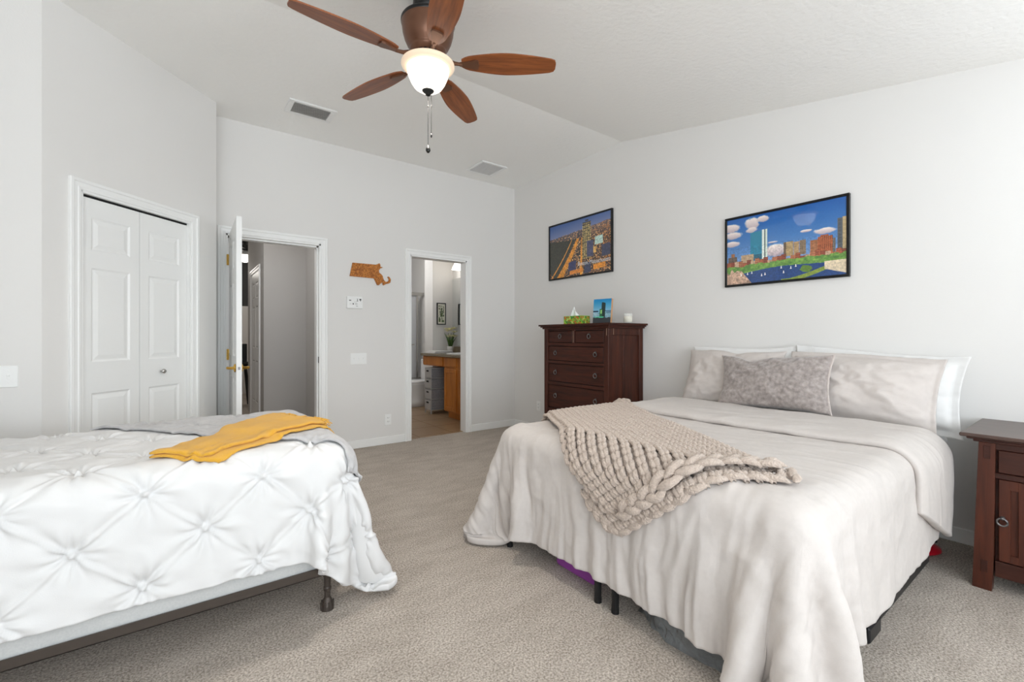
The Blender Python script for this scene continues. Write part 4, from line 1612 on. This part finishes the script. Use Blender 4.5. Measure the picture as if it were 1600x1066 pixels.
bm = bmesh.new()
bx(bm, BX0 + .012, BX1 - .004, BY0 + .012, BY1 - .012, .339, BZ - .012, .05, seg=4)
obj('mattress', bm, 'matt', label='mattress lying on the black metal bed frame under the oatmeal duvet', cat='mattress', smooth=True)

# duvet: rest layout, foot end at row 0
nx_, ny_ = 88, 98
xs = np.linspace(BX0 - .475, 2.93, nx_)
ysd = np.linspace(BY0 - .43, BY1 + .42, ny_)
R = round_corners(np.stack(np.meshgrid(xs, ysd, indexing='ij'), -1), BX0, 9, BY0, BY1, .85)
# a little extra fullness makes the hanging folds
A = drape(R, BZ + .05, [(BX0, BX1, BY0, BY1, .25, BZ, .06)], steps=200, iters=12, off=.026, seed=4, bend=.05, wild=.0016, floor=.035)
A = smooth_grid(A, 1)
A = upsample(A, 3)
N = grid_normals(A)
N = np.where(N[..., 2:].mean() > 0, N, -N)
s = (np.arange(A.shape[0]) / (A.shape[0] - 1))[:, None] * 2.0
t = (np.arange(A.shape[1]) / (A.shape[1] - 1))[None, :] * 2.4
flat = np.clip((N[..., 2] - .5) * 2, 0, 1)
w = .009 * np.clip(ridge(s * 6.0 + t * 0.8, t * 2.0, 21) - .35, 0, 1) * flat
w += .0045 * np.clip(ridge(s * 13 + 4, t * 5 + s * 2, 31) - .45, 0, 1) * flat
side = 1 - flat
# gathered folds on the foot drop, wider toward the hem
hemfoot = np.clip((.62 - s) / .5, 0, 1)
wv = t * 9.0 + 1.6 * fbm(s * 2.0, t * 1.5, 3)
w += side * hemfoot * (.021 * np.clip(ridge(wv, s * 1.0, 41), -.4, 1) + .008 * np.clip(ridge(wv * 2.1 + 5, s * 2.0, 43), -.3, 1))
topf = np.clip(1 - np.abs(s - .62) / .22, 0, 1)
w += .006 * topf * np.clip(ridge(t * 13 + .6 * fbm(s * 4, t * 3, 5), s * 1.5, 47), -.3, 1)
nearside = np.clip((.62 - t) / .4, 0, 1)
w += side * nearside * .008 * np.clip(ridge(s * 5 + 1.4 * fbm(s * 2, t * 2, 6), t * 1.2, 49), -.3, 1)
w += side * .005 * ridge(s * 7, t * 7, 51)
w += .012 * (fbm(s * 2.2, t * 2.2, 61) - .5)
DV = A + N * w[..., None]
duvet = shell('duvet', DV, .03, 'duvet', inner=A - N * .026, label='oatmeal grey duvet spread over the right hand bed, hanging to the carpet', cat='duvet')
DVB = bvh_of(DV)

# folded-back band of the duvet at the head end
nx2, ny2 = 28, 98
us = np.linspace(0, 1, nx2)
vs2 = np.linspace(0, 1, ny2)
Uu, Vv2 = np.meshgrid(us, vs2, indexing='ij')
near = BY0 - (.28 + .20 * Uu)
far = BY1 + .35
XX = 2.42 + .54 * Uu - .05 * np.sin(Vv2 * 3.14) * (1 - Uu) + .05 * (1 - Uu) * (1 - Vv2)
YY = near * (1 - Vv2) + far * Vv2
F = drape(np.stack([XX, YY], -1), BZ + .10, [(BX0, BX1, BY0, BY1, .25, BZ, .07)], steps=120, iters=8, off=.068, seed=14, bend=.3, wild=.0008, floor=.05)
F = upsample(smooth_grid(F, 1), 3)
N = grid_normals(F)
N = np.where(N[..., 2:].mean() > 0, N, -N)
s = np.linspace(0, .54, F.shape[0])[:, None]
t = np.linspace(0, 2.3, F.shape[1])[None, :]
w = .006 * np.clip(ridge(s * 7 + t, t * 3, 71), -.3, 1) + .010 * (fbm(s * 5, t * 4, 72) - .5)
w -= .028 * np.exp(-s / .022)                      # the fold's leading edge dips to the duvet
F = F + N * w[..., None]
fold = shell('folded_band', F, .034, 'duvet', duvet)
FB = bvh_of(F)


def top_z(x, y, trees, dz=0.0):
    z = -1
    for tr in trees:
        h = tr.ray_cast(Vector((x, y, 2.0)), Vector((0, 0, -1)))
        if h[0] is not None:
            z = max(z, h[0].z)
    return z + dz


# ---- pillows
def pillow(name, label, cat, w, h, t, base, lean, m, seed, yaw=0.0, roll=0.0, flange=0.0, group=None, pinch=.07, res=46, crease=.008, chop=0.0, chop_at=0.0, bulge=0.0):
    """Stands on its long edge. base = middle of the bottom edge, facing -X, leaning back by `lean` radians."""
    n = res
    u = np.linspace(-1, 1, n * 2 + 1)
    v = np.linspace(-1, 1, n + 1)
    U, V = np.meshgrid(u, v, indexing='ij')
    fu, fv = 1 - 2 * flange / w, 1 - 2 * flange / h
    a = np.clip(1 - (np.abs(U) / fu) ** 2.6, 0, 1)
    b = np.clip(1 - (np.abs(V) / fv) ** 2.6, 0, 1)
    th = t / 2 * (a * b) ** .55
    X = w / 2 * U * (1 - pinch * (1 - V * V))
    Y = h / 2 * V * (1 - pinch * 1.3 * (1 - U * U))
    k1 = fbm(U * 3 + seed, V * 2, seed) - .5
    cr = np.clip(ridge(U * 2.2 + V * 1.4 + seed, V * 2.6 - U, seed + 3), -.2, 1)
    edge = (a * b) ** .3
    Zf = th + edge * (crease * cr + .022 * k1) + .0025
    Zb = -th - .0025
    Y = Y - chop * np.exp(-((U - chop_at) / .22) ** 2) * np.clip((V + .4) / 1.4, 0, 1) ** 2 + bulge * np.sin(U * 2.3 + seed) * (V + 1) / 2
    if flange:
        out = 1 - np.clip(edge * 3, 0, 1)
        wob = .012 * out * (fbm(U * 7 + 3, V * 7, seed + 8) - .5)
        Zf = Zf + wob
        Zb = Zb + wob
    R_ = Matrix.Translation(base) @ Matrix.Rotation(yaw, 4, 'Z') @ Matrix.Rotation(lean, 4, 'Y') @ Matrix.Rotation(roll, 4, 'X')
    A_ = np.array(R_ @ Matrix(((0, 0, -1, 0), (-1, 0, 0, 0), (0, 1, 0, h / 2), (0, 0, 0, 1))))
    faces, verts = [], []
    nn, mm = U.shape
    F_ = np.stack([X, Y, Zf, np.ones_like(X)], -1) @ A_.T
    B_ = np.stack([X, Y, Zb, np.ones_like(X)], -1) @ A_.T
    idx = np.arange(nn * mm).reshape(nn, mm)
    f1 = np.stack([idx[:-1, :-1], idx[1:, :-1], idx[1:, 1:], idx[:-1, 1:]], -1).reshape(-1, 4)
    f2 = f1[:, ::-1] + nn * mm
    rim = np.concatenate([idx[:, 0], idx[-1, 1:], idx[-2::-1, -1], idx[0, -2:0:-1]])
    nx = np.roll(rim, -1)
    f3 = np.stack([nx, rim, rim + nn * mm, nx + nn * mm], -1)
    me = mesh_from(name, np.concatenate([F_.reshape(-1, 4)[:, :3], B_.reshape(-1, 4)[:, :3]]), np.concatenate([f1, f2, f3]))
    o = link(name, me, m, None, label=label, cat=cat, group=group, smooth=True)
    return o, F_[..., :3], B_[..., :3], A_


pillow('pillow', 'white pillow against the wall at the far side of the bed, behind the grey ones', 'pillow', .76, .47, .16, Vector((3.305, 1.640, .60)), .13, 'whitep', 3, roll=-.05, flange=.03, group='white bed pillows', bulge=.012)
pillow('pillow', 'white pillow nearest the nightstand, sticking out behind an oatmeal pillow', 'pillow', .84, .455, .16, Vector((3.285, .890, .605)), .15, 'whitep', 9, roll=.045, flange=.04, group='white bed pillows', bulge=.01)
pillow('pillow', 'oatmeal pillow partly hidden behind the velvet cushion, on the dresser side', 'pillow', .70, .44, .19, Vector((3.115, 1.655, .630)), .40, 'greyp', 15, roll=-.03, group='oatmeal bed pillows', pinch=.07, bulge=.012, chop=.02, chop_at=.1, crease=.014)
pillow('pillow', 'oatmeal pillow with a creased front beside the velvet cushion, on the nightstand side', 'pillow', .76, .44, .19, Vector((3.105, .92, .625)), .40, 'greyp', 27, roll=.03, flange=.028, group='oatmeal bed pillows', pinch=.055, crease=.017, bulge=.012)
o, Ff, Fbk, A_ = pillow('cushion', 'crushed taupe velvet lumbar cushion standing in front of the pillows', 'cushion', .66, .36, .15, Vector((2.985, 1.30, .668)), .28, 'velvet', 33, yaw=.03, roll=-.035, pinch=.075, crease=.014, chop=.03, chop_at=-.38)
# twisted piping down the two short ends
for side in (0, -1):
    e = (Ff[side] + Fbk[side]) / 2
    bm = bmesh.new()
    for ph in (0, math.pi):
        pts = []
        for k in range(141):
            q = k / 140 * (len(e) - 1)
            i = min(int(q), len(e) - 2)
            p = Vector(e[i]) * (1 - (q - i)) + Vector(e[i + 1]) * (q - i)
            an = k * .9 + ph
            pts.append(p + Vector((.004 * math.cos(an), .004 * math.sin(an), 0)))
        tube(bm, pts, .0042, 6)
    obj('piping', bm, mat('piping', rgb(196, 186, 180), .8), o, smooth=True)

# ---- chunky knitted throw on the right bed
# unrolled strip, slightly skewed: origin at its near end, e1 along the strip, e2 across it
P_C, P_D = np.array([1.615, .690]), np.array([1.245, 1.165])
e2 = (P_D - P_C) / np.linalg.norm(P_D - P_C)
e1 = np.array([.53, .848])
e1 = e1 / np.linalg.norm(e1)
TWID = float(np.linalg.norm(P_D - P_C))
EX, EY, RC = BX0 - .010, BY1 + .010, .075     # edges the throw bends over, with its bend radius
ZT = BZ + .03


def bend_over(d, r):
    """distance past the start of the bend -> (outward, drop)."""
    if d <= 0:
        return d, 0.0, 0.0
    q = r * math.pi / 2
    if d < q:
        a = d / r
        return r * math.sin(a), r * (1 - math.cos(a)), a
    return r, r + (d - q), math.pi / 2


TREES = [DVB, FB]


def on_bed(px, py, lift=0.0):
    """Wrap an unrolled point over the foot and far edges; returns the point and its normal, lying on the duvet."""
    ox, dx, ax = bend_over((EX + RC) - px, RC)
    oy, dy, ay = bend_over(py - (EY - RC), RC)
    p = Vector((EX + RC - ox, EY - RC + oy, ZT - max(dx, 0) - max(dy, 0)))
    n = Vector((-math.sin(ax), math.sin(ay), max(.02, math.cos(ax) * math.cos(ay)))).normalized()
    best = None
    for tr in TREES:
        h = tr.ray_cast(p + n * .25, -n, .40)
        if h[0] is not None:
            q = (h[0] - p).dot(n)
            best = q if best is None else max(best, q)
    if best is None:
        best = 0.0
    return p, n, best + lift


def knit_patch(bm_v, bm_f, na, nb, a0, a1, b0, b1, lift, fat, vfun=None):
    """Columns of V stitches; a runs along the strip, b across."""
    cw = (b1 - b0) / nb
    sl = (a1 - a0) / na
    pa, pb = na * 2 + 3, nb * 2 + 3
    ga = np.linspace(a0 - sl, a1 + sl, pa)
    gb = np.linspace(b0 - cw, b1 + cw, pb)
    base = np.zeros((pa, pb, 3))
    nor = np.zeros((pa, pb, 3))
    hgt = np.zeros((pa, pb))
    for i, a in enumerate(ga):
        for j, b in enumerate(gb):
            c = P_C + e1 * a + e2 * b
            p, n, h = on_bed(c[0], c[1])
            base[i, j] = p
            nor[i, j] = n
            hgt[i, j] = h
    for _ in range(5):
        hs = hgt.copy()
        hs[1:-1, 1:-1] = .25 * (hgt[2:, 1:-1] + hgt[:-2, 1:-1] + hgt[1:-1, 2:] + hgt[1:-1, :-2])
        hgt = np.maximum(hs, hgt - .004)

    def at(a, b):
        fa = (a - ga[0]) / (ga[-1] - ga[0]) * (pa - 1)
        fb = (b - gb[0]) / (gb[-1] - gb[0]) * (pb - 1)
        i = min(max(int(fa), 0), pa - 2)
        j = min(max(int(fb), 0), pb - 2)
        x, y = fa - i, fb - j
        def L(Q):
            return (Q[i, j] * (1 - x) + Q[i + 1, j] * x) * (1 - y) + (Q[i, j + 1] * (1 - x) + Q[i + 1, j + 1] * x) * y
        n = L(nor)
        n = n / np.linalg.norm(n)
        return L(base) + n * (L(hgt) + lift), n
    K, S = 6, 8
    for i in range(na):
        for j in range(nb):
            for s in (-1, 1):
                jit = random.uniform(-.05, .05)
                cb = b0 + (j + .5) * cw
                ca = a0 + (i + .5) * sl
                rings = []
                for k in range(K + 1):
                    q = k / K
                    a = ca + (q - .5) * sl * 1.42
                    b = cb + s * cw * (.04 + .27 * q + jit * .3)
                    p, n = at(a, b)
                    r = fat * cw * (.10 + .27 * math.sin(math.pi * min(1, max(0, .06 + .88 * q))) ** .8)
                    up = math.sin(math.pi * q) * .009 - .010 * (1 - q) * .6
                    p2, _ = at(a + .004, b + s * .0025)
                    tg = p2 - p
                    tg = tg / (np.linalg.norm(tg) + 1e-9)
                    sd = np.cross(tg, n)
                    rings.append([p + n * (up + r * .75) + r * (math.cos(2 * math.pi * z / S) * sd + .85 * math.sin(2 * math.pi * z / S) * n) for z in range(S)])
                o0 = len(bm_v)
                for rg in rings:
                    bm_v.extend(rg)
                for k in range(K):
                    for z in range(S):
                        bm_f.append((o0 + k * S + z, o0 + k * S + (z + 1) % S, o0 + (k + 1) * S + (z + 1) % S, o0 + (k + 1) * S + z))
    return at


def braid(at, pts, r, n_per, bm_v, bm_f, lift=0.0):
    """A thick plaited edge: overlapping slanted lobes along a polyline of (a, b)."""
    pts = [np.array(p) for p in pts]
    seg = [np.linalg.norm(q - p) for p, q in zip(pts, pts[1:])]
    tot = sum(seg)
    n = int(tot * n_per)
    K, S = 6, 8
    for i in range(n):
        for s in (-1, 1):
            d = (i + (.0 if s < 0 else .5)) / n * tot
            k = 0
            while k < len(seg) - 1 and d > seg[k]:
                d -= seg[k]
                k += 1
            dirv = (pts[k + 1] - pts[k]) / seg[k]
            c = pts[k] + dirv * d
            prp = np.array([-dirv[1], dirv[0]])
            rings = []
            L = 1.6 / n_per
            for q in range(K + 1):
                f = q / K - .5
                w = c + dirv * f * L + prp * s * r * (.95 - 1.3 * abs(f + .12) - .15)
                w2 = c + dirv * (f + .02) * L + prp * s * r * (.95 - 1.3 * abs(f + .14) - .15)
                p, nn = at(w[0], w[1])
                p2, _ = at(w2[0], w2[1])
                tg = p2 - p
                tg = tg / (np.linalg.norm(tg) + 1e-9)
                sd = np.cross(tg, nn)
                rr = r * .66 * (1 - (2 * f) ** 2) ** .5 if abs(f) < .499 else r * .05
                up = r * .5 + lift + .30 * r * math.cos(math.pi * f) - (.2 * r if q < 2 else 0)
                rings.append([p + nn * up + rr * (math.cos(2 * math.pi * z / S) * sd + .72 * math.sin(2 * math.pi * z / S) * nn) for z in range(S)])
            o0 = len(bm_v)
            for rg in rings:
                bm_v.extend(rg)
            for q in range(K):
                for z in range(S):
                    bm_f.append((o0 + q * S + z, o0 + q * S + (z + 1) % S, o0 + (q + 1) * S + (z + 1) % S, o0 + (q + 1) * S + z))


kv, kf = [], []
TLEN = 1.62
at_low = knit_patch(kv, kf, 5, 17, -.06, .16, .02, TWID + .085, .004, 1.0)
at_top = knit_patch(kv, kf, 44, 17, .02, TLEN, .0, TWID, .030, 1.0)
braid(at_top, [(.0, -.005), (.0, TWID - .03)], .028, 18, kv, kf, .006)
braid(at_low, [(-.042, -.01), (-.05, TWID + .06)], .024, 17, kv, kf, -.004)
braid(at_low, [(-.045, -.02), (.02, -.045), (.06, -.02)], .024, 24, kv, kf, .006)
braid(at_low, [(-.04, TWID + .075), (.12, TWID + .075)], .022, 20, kv, kf)
braid(at_top, [(.03, TWID + .005), (TLEN, TWID + .005)], .022, 20, kv, kf, -.012)
braid(at_top, [(.03, -.008), (TLEN, -.008)], .020, 20, kv, kf, -.016)
kb = mesh_from('knitted_throw', np.array(kv), np.array(kf))
throw = link('knitted_throw', kb, 'knit', label='chunky oatmeal knitted throw lying across the foot of the right bed', cat='throw blanket', smooth=True)
# the flat body of the throw under the stitches
ga = np.linspace(-.05, TLEN, 60)
gb = np.linspace(.0, TWID, 26)
BG = np.array([[at_top(max(a, .0), b)[0] for b in gb] for a in ga])
shell('backing', BG + grid_normals(BG) * 0.002, .02, 'knit', throw)

# ---- things under the right bed
pu = bmesh.new()
bx(pu, 1.50, 1.85, 1.40, 1.66, .0, .15, .02, seg=3)
pu2 = bmesh.new()
bx(pu2, 1.49, 1.86, 1.39, 1.67, .15, .165, .004)
pt_ = thing('storage_tub', 'purple plastic tub on the carpet under the bed', 'storage box', (1.68, 1.53, 0))
obj('tub', pu, 'purple', pt_, smooth=False)
obj('lid', pu2, 'purple', pt_)
n1, n2 = 40, 40
U, V = np.meshgrid(np.linspace(-1, 1, n1), np.linspace(-1, 1, n2), indexing='ij')


def lump(name, x0, x1, y0, y1, h, m, label, seed, cat):
    th = np.linspace(0, 2 * math.pi, 64, endpoint=False)
    ph = np.linspace(.02, math.pi / 2, 20)
    T_, P_ = np.meshgrid(th, ph, indexing='ij')
    sgn = lambda a, p: np.sign(a) * np.abs(a) ** p
    X = sgn(np.cos(T_), .55) * np.sin(P_) ** .6
    Y = sgn(np.sin(T_), .55) * np.sin(P_) ** .6
    Z = np.cos(P_) ** .6
    k = 1 + .11 * (ridge(X * 2.1 + seed, Y * 2.1 + Z, seed) - .3) + .05 * (ridge(X * 6 + seed, Y * 6 + Z * 3, seed + 4) - .3)
    Gx = (x0 + x1) / 2 + (x1 - x0) / 2 * X * k
    Gy = (y0 + y1) / 2 + (y1 - y0) / 2 * Y * k
    Gz = .004 + h * Z * (.75 + .45 * fbm(X * 2.5 + seed, Y * 2.5, seed + 2))
    G = np.stack([Gx, Gy, Gz], -1)
    me = grid_mesh(name, G, closed_u=True)
    return link(name, me, m, label=label, cat=cat, smooth=True)


lump('plastic_bag', 1.46, 2.0, .66, 1.17, .20, 'bag', 'crumpled grey plastic storage bag under the foot of the bed', 5, 'plastic bag')
sb_ = thing('storage_case', 'flat black underbed storage case along the near side of the bed', 'storage case', (2.62, .80, 0))
box('case', 2.20, 3.02, .555, 1.05, .0, .085, 'boxblk', sb_, bev=.008)
box('lid', 2.19, 3.03, .545, 1.06, .085, .10, 'boxblk', sb_, bev=.004)
box('storage_case', 2.03, 2.165, .535, 1.0, .0, .06, 'boxblk', bev=.006, label='small flat black case on the carpet behind the plastic bag', cat='storage case')
bm = bmesh.new()
lathe(bm, [(.02, .002), (.115, .004), (.125, .012), (.122, .02), (.085, .045), (.05, .075), (.02, .085), (.004, .087)], c=(3.17, .66, 0), n=40)
obj('red_lid', bm, 'red', label='round red plastic lid on the carpet under the head of the bed', cat='lid', smooth=True)

# ================================================================== LEFT BED
LX0, LX1, LY0, LY1, LZ = XL + .03, .57, 1.915, 2.885, .665
lf = thing('bed_frame', 'brown steel rail bed frame under the white bed', 'bed frame', (-.4, 2.4, 0))
bm = bmesh.new()
for y, s in ((LY0, 1), (LY1, -1)):
    a, b = sorted((y - s * .012, y - s * .008))
    bx(bm, LX0 + .02, .553, a, b, .168, .202, .001)
    a, b = sorted((y - s * .012, y + s * .03))
    bx(bm, LX0 + .02, .553, a, b, .168, .172, .001)
obj('side_rails', bm, 'rail', lf)
for x in (.49, -.95):
    box('cross_rail', x - .018, x + .018, LY0, LY1, .160, .167, 'rail', lf, bev=.001)
for x in (.495, -.95):
    for y in (1.955, 2.845):
        bm = bmesh.new()
        lathe(bm, [(.012, .160), (.016, .155), (.016, .138), (.013, .132), (.013, .095), (.016, .090), (.015, .080), (.012, .074), (.012, .050), (.018, .040), (.024, .018), (.026, .0)], c=(x, y, 0), n=16)
        for k in range(8):
            a = k * math.pi / 4
            bx(bm, .012, .027, -.0025, .0025, .0, .034, .001, T=Matrix.Translation((x, y, 0)) @ Matrix.Rotation(a, 4, 'Z'))
        obj('leg', bm, 'rail', lf)
bm = bmesh.new()
lathe(bm, [(.010, 0), (.010, .002), (.007, .004), (.001, .0045)], n=16, T=Matrix.Translation((.525, LY0 - .012, .186)) @ Matrix.Rotation(math.pi / 2, 4, 'X'))
obj('rail_cap', bm, 'plate', lf)
bm = bmesh.new()
bx(bm, LX0 + .01, LX1 - .005, LY0 + .0, LY1 - .0, .173, .40, .02, seg=3)
obj('box_spring', bm, 'boxspr', label='pale grey fabric box spring under the white comforter', cat='box spring', smooth=False)
bm = bmesh.new()
bx(bm, LX0 + .012, LX1 - .012, LY0 + .012, LY1 - .012, .401, LZ - .012, .05, seg=4)
obj('mattress', bm, 'matt', label='mattress on the box spring of the white bed, under its comforter', cat='mattress', smooth=True)

nx_, ny_ = 104, 84
xs = np.linspace(LX0 + .03, LX1 + .47, nx_)
ysd = np.linspace(LY0 - .40, LY1 + .42, ny_)
R = round_corners(np.stack(np.meshgrid(xs, ysd, indexing='ij'), -1), -9, LX1, LY0, LY1, .5)
A = drape(R, LZ + .05, [(LX0, LX1, LY0, LY1, .18, LZ, .07)], steps=200, iters=12, off=.03, seed=24, bend=.06, wild=.0015, floor=.06)
A = upsample(smooth_grid(A, 1), 4)
N = grid_normals(A)
N = np.where(N[..., 2:].mean() > 0, N, -N)
RU = upsample(np.concatenate([R, np.zeros(R.shape[:2] + (1,))], 2), 4)
sx, sy = RU[..., 0], RU[..., 1]
PX, PY = .335, .300
w = np.zeros_like(sx)
# diamond lattice of pinch tucks with tension creases between neighbours
for k in (0, 1):
    gx = (sx - .05 - k * PX / 2) / PX
    gy = (sy - LY0 + .20 - k * PY / 2) / PY
    fx = (gx - np.round(gx)) * PX
    fy = (gy - np.round(gy)) * PY
    idn = np.round(gx) * 7.3 + np.round(gy) * 3.1 + k
    r = np.sqrt(fx ** 2 + fy ** 2)
    th = np.arctan2(fy, fx)
    w -= .020 * np.exp(-(r / .034) ** 2)
    w += .013 * np.exp(-(r / .0095) ** 2)
    w += .0048 * np.cos(th * 11 + idn * 2.1) * np.exp(-((r - .045) / .034) ** 2) * (r > .008)
    w += .0035 * np.cos(th * 7 + idn) * np.exp(-((r - .085) / .04) ** 2)
for sg in (-1, 1):
    q = ((sx - .05) / PX + sg * (sy - LY0 + .20) / PY)
    d = np.abs(q - np.round(q)) * PX * .67
    along = ((sx - .05) / PX - sg * (sy - LY0 + .20) / PY)
    pos = .5 + .5 * np.cos(2 * math.pi * along)      # 1 at tucks
    w += (.0085 * pos ** 1.2 + .0065) * np.exp(-(d / .0075) ** 2)
    w -= .009 * np.exp(-(d / .028) ** 2)
w += .0042 * np.clip(ridge(sx * 5, sy * 9 + sx * 3, 81), -.2, 1)
w += .010 * (fbm(sx * 4, sy * 4, 82) - .5)
WC = A + N * w[..., None]
comforter = shell('comforter', WC, .022, 'white', inner=A - N * .028, label='white pintucked comforter covering the left hand bed', cat='comforter')
WCB = bvh_of(WC)
# turned-back strip at the head end
u_ = np.linspace(0, 1, 34)
v_ = np.linspace(0, 1, 60)
Uu, Vv2 = np.meshgrid(u_, v_, indexing='ij')
XX = -.60 - .10 * (1 - Vv2) - .62 * Uu
YY = (LY0 - .30) * (1 - Vv2) + (LY1 + .25) * Vv2
F = drape(np.stack([XX, YY], -1), LZ + .12, [(LX0, LX1, LY0, LY1, .18, LZ, .08)], steps=90, iters=7, off=.066, seed=34, bend=.3, floor=.06)
F = upsample(smooth_grid(F, 1), 3)
N = grid_normals(F)
N = np.where(N[..., 2:].mean() > 0, N, -N)
s = np.linspace(0, .62, F.shape[0])[:, None]
t = np.linspace(0, 1.5, F.shape[1])[None, :]
F = F + N * (.006 * ridge(s * 8, t * 5, 91) - .03 * np.exp(-s / .02))[..., None]
shell('turned_back_edge', F, .03, 'white', comforter)

# grey fleece blanket across the far foot corner
d1 = np.array([.70, -.714])
d2 = np.array([.714, .70])
o0 = np.array([-.36, 2.80])
U, V = np.meshgrid(np.linspace(0, 1, 62), np.linspace(0, 1, 52), indexing='ij')
curve = .035 * np.sin(U * 7) * (1 - V)
RB = o0 + (U * 1.42)[..., None] * d1 + ((V - 0) * .74 + curve)[..., None] * d2
G = drape(RB, LZ + .12, [(LX0, LX1 + .012, LY0 - .012, LY1 + .012, .18, LZ, .08)], steps=130, iters=8, off=.060, seed=44, bend=.25, wild=.0006, floor=.08)
G = upsample(smooth_grid(G, 1), 3)


def lift_onto(G, trees, gap):
    """Move each point of a sheet out so it clears what lies beneath it."""
    N = grid_normals(G)
    N = np.where(N[..., 2:].mean() > 0, N, -N)
    n, m = G.shape[:2]
    q = np.zeros((n, m))
    for i in range(n):
        for j in range(m):
            nn = Vector(N[i, j])
            p = Vector(G[i, j])
            b = -.05
            for tr in trees:
                h = tr.ray_cast(p + nn * .10, -nn, .22)
                if h[0] is not None:
                    b = max(b, (h[0] - p).dot(nn) + gap)
            q[i, j] = b
    for _ in range(3):
        s = q.copy()
        s[1:-1, 1:-1] = .25 * (q[2:, 1:-1] + q[:-2, 1:-1] + q[1:-1, 2:] + q[1:-1, :-2])
        q = np.maximum(s, q)
    return G + N * q[..., None]


G = lift_onto(G, [WCB], .016)
s = np.linspace(0, 1.4, G.shape[0])[:, None]
t = np.linspace(0, .74, G.shape[1])[None, :]
N = grid_normals(G)
N = np.where(N[..., 2:].mean() > 0, N, -N)
G = G + N * (.004 * np.clip(ridge(s * 5, t * 5, 95), 0, 1))[..., None]
shell('fleece_blanket', G, .011, 'blanket', label='pale grey fleece blanket over the far corner of the white bed', cat='blanket')
GB = bvh_of(G)

# mustard throw, folded double, lying on the blanket
Q1, Q2, Q3, Q4 = np.array([-.085, 2.015]), np.array([.115, 1.915]), np.array([.565, 2.20]), np.array([.375, 2.575])
mt = None


def quad_sheet(q1, q2, q3, q4, n, m, lift, seed, amp=.004):
    U, V = np.meshgrid(np.linspace(0, 1, n), np.linspace(0, 1, m), indexing='ij')
    XY = ((1 - U) * (1 - V))[..., None] * q1 + ((1 - U) * V)[..., None] * q2 + (U * V)[..., None] * q3 + (U * (1 - V))[..., None] * q4
    # soft, slightly wavy outline
    XY[..., 0] += .004 * np.sin(U * 4 + 3) * (2 * np.abs(V - .5))
    XY[..., 1] += .004 * np.sin(V * 3 + U * 4 + 3)
    Z = np.zeros((n, m))
    for i in range(n):
        for j in range(m):
            Z[i, j] = top_z(XY[i, j, 0], XY[i, j, 1], [WCB, GB])
    Z = np.where(Z < .4, .66, Z)
    Z = np.maximum(Z, np.median(Z) - .06)
    for _ in range(14):
        s = Z.copy()
        s[1:-1, 1:-1] = .25 * (Z[2:, 1:-1] + Z[:-2, 1:-1] + Z[1:-1, 2:] + Z[1:-1, :-2])
        Z = np.maximum(s, Z)
    Z = Z + lift + amp * 2 * (fbm(U * 7 + seed, V * 5, seed) - .3)
    return np.concatenate([XY, Z[..., None]], 2)


low = quad_sheet(Q1, Q2, Q3, Q4, 56, 36, .014, 3)
ce = (Q1 + Q2 + Q3 + Q4) / 4
q2b, q3b = Q2 + (Q1 - Q2) * .13 + np.array([.0, .012]), Q3 + (Q4 - Q3) * .07
top = quad_sheet(Q1, q2b, q3b, Q4, 56, 36, .029, 7, .004)
mt = shell('mustard_throw', top, .015, 'mustard', label='mustard yellow fringed throw folded on the white bed', cat='throw blanket')
shell('lower_fold', low, .012, 'mustard', mt)
bm = bmesh.new()
rs = random.Random(5)
for layer, sh_ in ((top, 0), (low, 1)):
    m = layer.shape[1]
    for k in range(46):
        q = k / 45 * (m - 1)
        i = min(int(q), m - 2)
        p = Vector(layer[-1, i]) * (1 - (q - i)) + Vector(layer[-1, i + 1]) * (q - i)
        d = Vector(layer[-1, i] - layer[-3, i]).normalized()
        a = rs.uniform(-.5, .5)
        d = Matrix.Rotation(a, 3, 'Z') @ d
        L = rs.uniform(.025, .045)
        tube(bm, [p - Vector((0, 0, .006)), p + d * L * .5 + Vector((0, 0, -.004)), p + d * L + Vector((0, 0, -.014))], [.0035, .003, .0022], 5)
obj('fringe', bm, 'mustard', mt)
